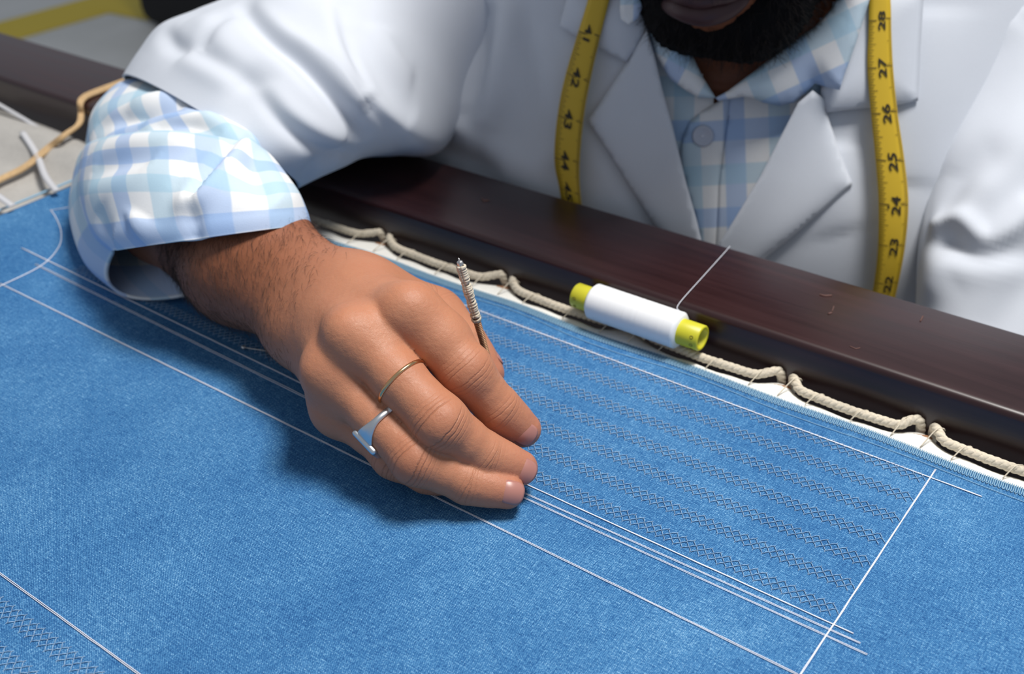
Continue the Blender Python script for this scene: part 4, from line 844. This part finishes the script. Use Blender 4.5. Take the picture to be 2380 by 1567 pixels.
for i in range(n):
    a = 2 * math.pi * i / n; e = math.cos(a) * fdv + math.sin(a) * sd; hh = bvh_b.ray_cast(Vector(c), Vector(e)); r = np.clip(np.linalg.norm(np.array(hh[0]) - c) if hh[0] is not None else 0.0092, 0.0085, 0.0104)
    wv = 0.0013 + 0.0036 * max(0, math.cos(a)) ** 1.6
    for j in range(k):
        b = 2 * math.pi * j / k; q = abs(math.cos(b)) ** 0.6 * math.copysign(1, math.cos(b)); q2 = abs(math.sin(b)) ** 0.6 * math.copysign(1, math.sin(b)); V.append(c + e * (r + 0.0007 * (0.5 + q)) + d * wv * q2)
mk('band', V, grid_faces(n, k, True, True), M['silver'], sr)
V, F = bevel_box((-0.0064, -0.0048, 0), (0.0064, 0.0048, 0.0028), 0.0013, 4); fc = c + fdv * 0.0088 + IRT * 0.001; V = [fc + d * v[0] + sd * v[1] + fdv * v[2] for v in V]; mk('bezel', V, F, M['silver'], sr)

# ------------------------------------------------------------------ embroidery hook held between thumb and index finger
tip = on_z(1178, 985, 0.0006); top = on_z(1066, 600, 0.079); hd = unit(top - tip); HL = np.linalg.norm(top - tip)
hk = empty('embroidery_hook', tuple(tip), 'thin hook needle with cream thread wrapped handle held between thumb and index finger', 'needle')
def on_h(px, py):                                      # length along the hook closest to a picture position
    r = unit(ray(px, py)); n_ = np.cross(np.cross(hd, r), r); return ((CAM - tip) @ n_) / (hd @ n_)
t1, t2 = on_h(1105, 745), on_h(1071, 612)
s = MB(); lathe(s, tip, hd, [(0, 0), (0.003, 0.0003), (0.02, 0.0005), (0.03, 0.0006), (t1, 0.0008), (t2, 0.0007), (HL - 0.0015, 0.0005), (HL, 0.0002), (HL, 0)], 12); s.build('shaft', M['steel'], hk)
s = MB(); nt = int((t1 - 0.022) / 0.00075); u = unit(np.cross(hd, [0, 0, 1])); v = np.cross(hd, u); n = nt * 14; tt = np.linspace(0, nt, n)
s.tube([tip + hd * (0.022 + q * 0.00075) + (0.00095 + 0.0003 * q / nt) * (math.cos(q * 6.283) * u + math.sin(q * 6.283) * v) for q in tt], 0.00036, 5); s.build('copper_wire', M['copper'], hk)
s = MB(); nt = int((t2 - t1) / 0.00085)
for q in range(nt):
    c = tip + hd * (t1 + q * 0.00085 + RNG.normal(0, 0.0001)); tl_ = RNG.normal(0, 0.14, 2); nn_ = unit(hd + u * tl_[0] + v * tl_[1]); uu = unit(np.cross(nn_, v)); vv = np.cross(nn_, uu); rr = 0.00135 + 0.00022 * RNG.random() + 0.00015 * math.sin(q * 0.9)
    ring_ = [c + rr * (math.cos(a) * uu + math.sin(a) * vv) for a in np.linspace(0, 2 * math.pi, 13)]; s.tube(ring_, 0.00050 + 0.0002 * RNG.random(), 5)
s.build('thread_wrap', M['wrap'], hk)
s = MB(); lathe(s, tip, hd, [(t2 - 0.0005, 0.0013), (t2 + 0.0008, 0.0012), (t2 + 0.0011, 0.0008), (t2 + 0.0011, 0)], 14); s.build('tip_cap', M['steel'], hk)

# ------------------------------------------------------------------ tape measure around the neck
tape = empty('tape_measure', tuple(S(0.09, 0.05, 0.01)), 'yellow tape measure with black inch numbers hanging around the neck', 'tape measure')
def surf(px, py, lift):
    h = [bvh_c.ray_cast(Vector(CAM), Vector(ray(px, py)))[0]]
    a, b = to_ab(px, py, 0.010 + lift); return S(a, b, 0.010 + lift)
def tape_strip(left, right, marks, sgn, name):
    """left, right: edges of the strip (picture positions); marks: (number, picture y); sgn +1 when the numbers grow upwards"""
    Lp, Rp = catmull([np.array(p, float) for p in left], 14), catmull([np.array(p, float) for p in right], 14)
    lf_ = lambda k, n: 0.0005
    Lw = np.array([surf(*p, 0.0008) for p in Lp]); Rw = np.array([surf(*p, 0.0008) for p in Rp]); n = len(Lw); V = []
    for i in range(n):
        for t in np.linspace(0, 1, 5): V.append(Lw[i] + (Rw[i] - Lw[i]) * t + NV * 0.0006 * math.sin(t * math.pi))
    F_ = grid_faces(n, 5); N = vnormals(np.array(V), F_)
    if np.mean(N @ NV) < 0: F_ = [q[::-1] for q in F_]
    strip = solid(mk(name, V, F_, M['tape_yellow'], tape), 0.0005); yl = (Lp[:, 1] + Rp[:, 1]) / 2
    def pos(s_, v, lift=0.00035):                      # s_ = row index (float), v across 0..1
        s_ = min(max(s_, 0), n - 1.001); i = int(s_); f_ = s_ - i; a = Lw[i] * (1 - f_) + Lw[i + 1] * f_; b = Rw[i] * (1 - f_) + Rw[i + 1] * f_; return a + (b - a) * v + NV * (0.0006 * math.sin(v * math.pi) + lift)
    row = lambda y: float(np.interp(y, yl, np.arange(n)))
    tk = MB(); ys = sorted(marks, key=lambda q: q[1])
    def tick(y, v0, v1, th):
        r = row(y); dr = th; tk.add([pos(r - dr, v0), pos(r - dr, v1), pos(r + dr, v1), pos(r + dr, v0)], [(0, 1, 2, 3)])
    rows_per_px = (n - 1) / (yl[-1] - yl[0])
    for i in range(len(ys)):
        y0 = ys[i][1]; y1 = ys[i + 1][1] if i + 1 < len(ys) else y0 + (ys[i][1] - ys[i - 1][1])
        for q in range(16):
            ln = 0.36 if q == 0 else (0.34 if q == 8 else (0.26 if q % 2 == 0 else 0.20)); tick(y0 + (y1 - y0) * q / 16, 0.02, ln, 1.2 * rows_per_px if q == 0 else 0.65 * rows_per_px)
        for q in range(25):
            tick(y0 + (y1 - y0) * q / 25.0 - 6, 0.985 - (0.24 if q == 0 else (0.18 if q % 12 == 0 else 0.10)), 0.985, (1.0 if q == 0 else 0.5) * rows_per_px)
    tm = tk.build('tick_marks', M['tick_ink'], strip, False); tm['kind'] = 'stuff'
    for num, y in marks:
        cu = bpy.data.curves.new('n', 'FONT'); cu.body = str(num); cu.size = 1.0; cu.align_x = 'CENTER'; cu.offset = 0.02; ob = bpy.data.objects.new('n', cu); COL.objects.link(ob)
        dg = bpy.context.evaluated_depsgraph_get(); me = bpy.data.meshes.new_from_object(ob.evaluated_get(dg)); bpy.data.objects.remove(ob)
        H_ = 0.34; px_in = 105.0; sc_ = 46.0                    # text runs along the tape; glyph tops point to the smaller v (left of travel)
        V2 = []
        r0 = row(y)
        for v in me.vertices:
            x, yy = v.co.x, v.co.y
            s_ = row(y - sgn * x * sc_); vv = (0.735 - sgn * yy * 0.42) if sgn > 0 else (0.30 + yy * 0.42); V2.append(pos(s_, vv, 0.00045))
        fs = [tuple(p.vertices) for p in me.polygons]; mk('numeral', V2, fs, M['ink'], strip, False); bpy.data.meshes.remove(me)
    return strip, pos, row
strip, pos, row = tape_strip([(2022, -60), (2020, 0), (2018, 80), (2016, 160), (2024, 260), (2034, 360), (2042, 460), (2044, 560), (2042, 640), (2036, 720), (2030, 790)], [(2062, -60), (2070, 0), (2072, 80), (2076, 160), (2086, 260), (2102, 370), (2112, 470), (2108, 570), (2100, 650), (2092, 720), (2086, 790)],
    [(28, 48), (27, 158), (26, 264), (25, 375), (24, 478), (23, 578), (22, 675)], 1, 'tape_strip')
s = MB(); r0 = row(484); q = [pos(r0 + 0.9 * math.sin(a) * (1 if k % 2 else 0.45), 0.33 + 0.06 * math.cos(a) * (1 if k % 2 else 0.45), 0.0005) for k, a in enumerate(np.linspace(0, 2 * math.pi, 11)[:-1])]; s.add(q, [tuple(range(10))]); s.build('star_mark', M['ink'], strip, False)
tape_strip([(1376, -60), (1366, 0), (1342, 80), (1318, 160), (1302, 230), (1291, 310), (1289, 380), (1300, 440), (1312, 520), (1320, 580)], [(1432, -60), (1416, 0), (1391, 100), (1371, 190), (1358, 260), (1350, 330), (1346, 400), (1350, 465), (1358, 530), (1364, 590)],
    [(41, 82), (42, 183), (43, 280), (44, 375), (45, 448)], -1, 'tape_strip')
print('verts body', len(BVv))
for nm_, q in (('lip', hp(0, -0.0645, 0.094)), ('mouth', hp(0, -0.058, 0.09)), ('mouthL', hp(-0.023, -0.056, 0.08)), ('chin', hp(0, -0.098, 0.085)), ('nose', hp(0, -0.028, 0.113))):
    c_ = RM.T @ (q - CAM); print(nm_, CX + FPX * c_[0] / -c_[2], CY - FPX * c_[1] / -c_[2], -c_[2])
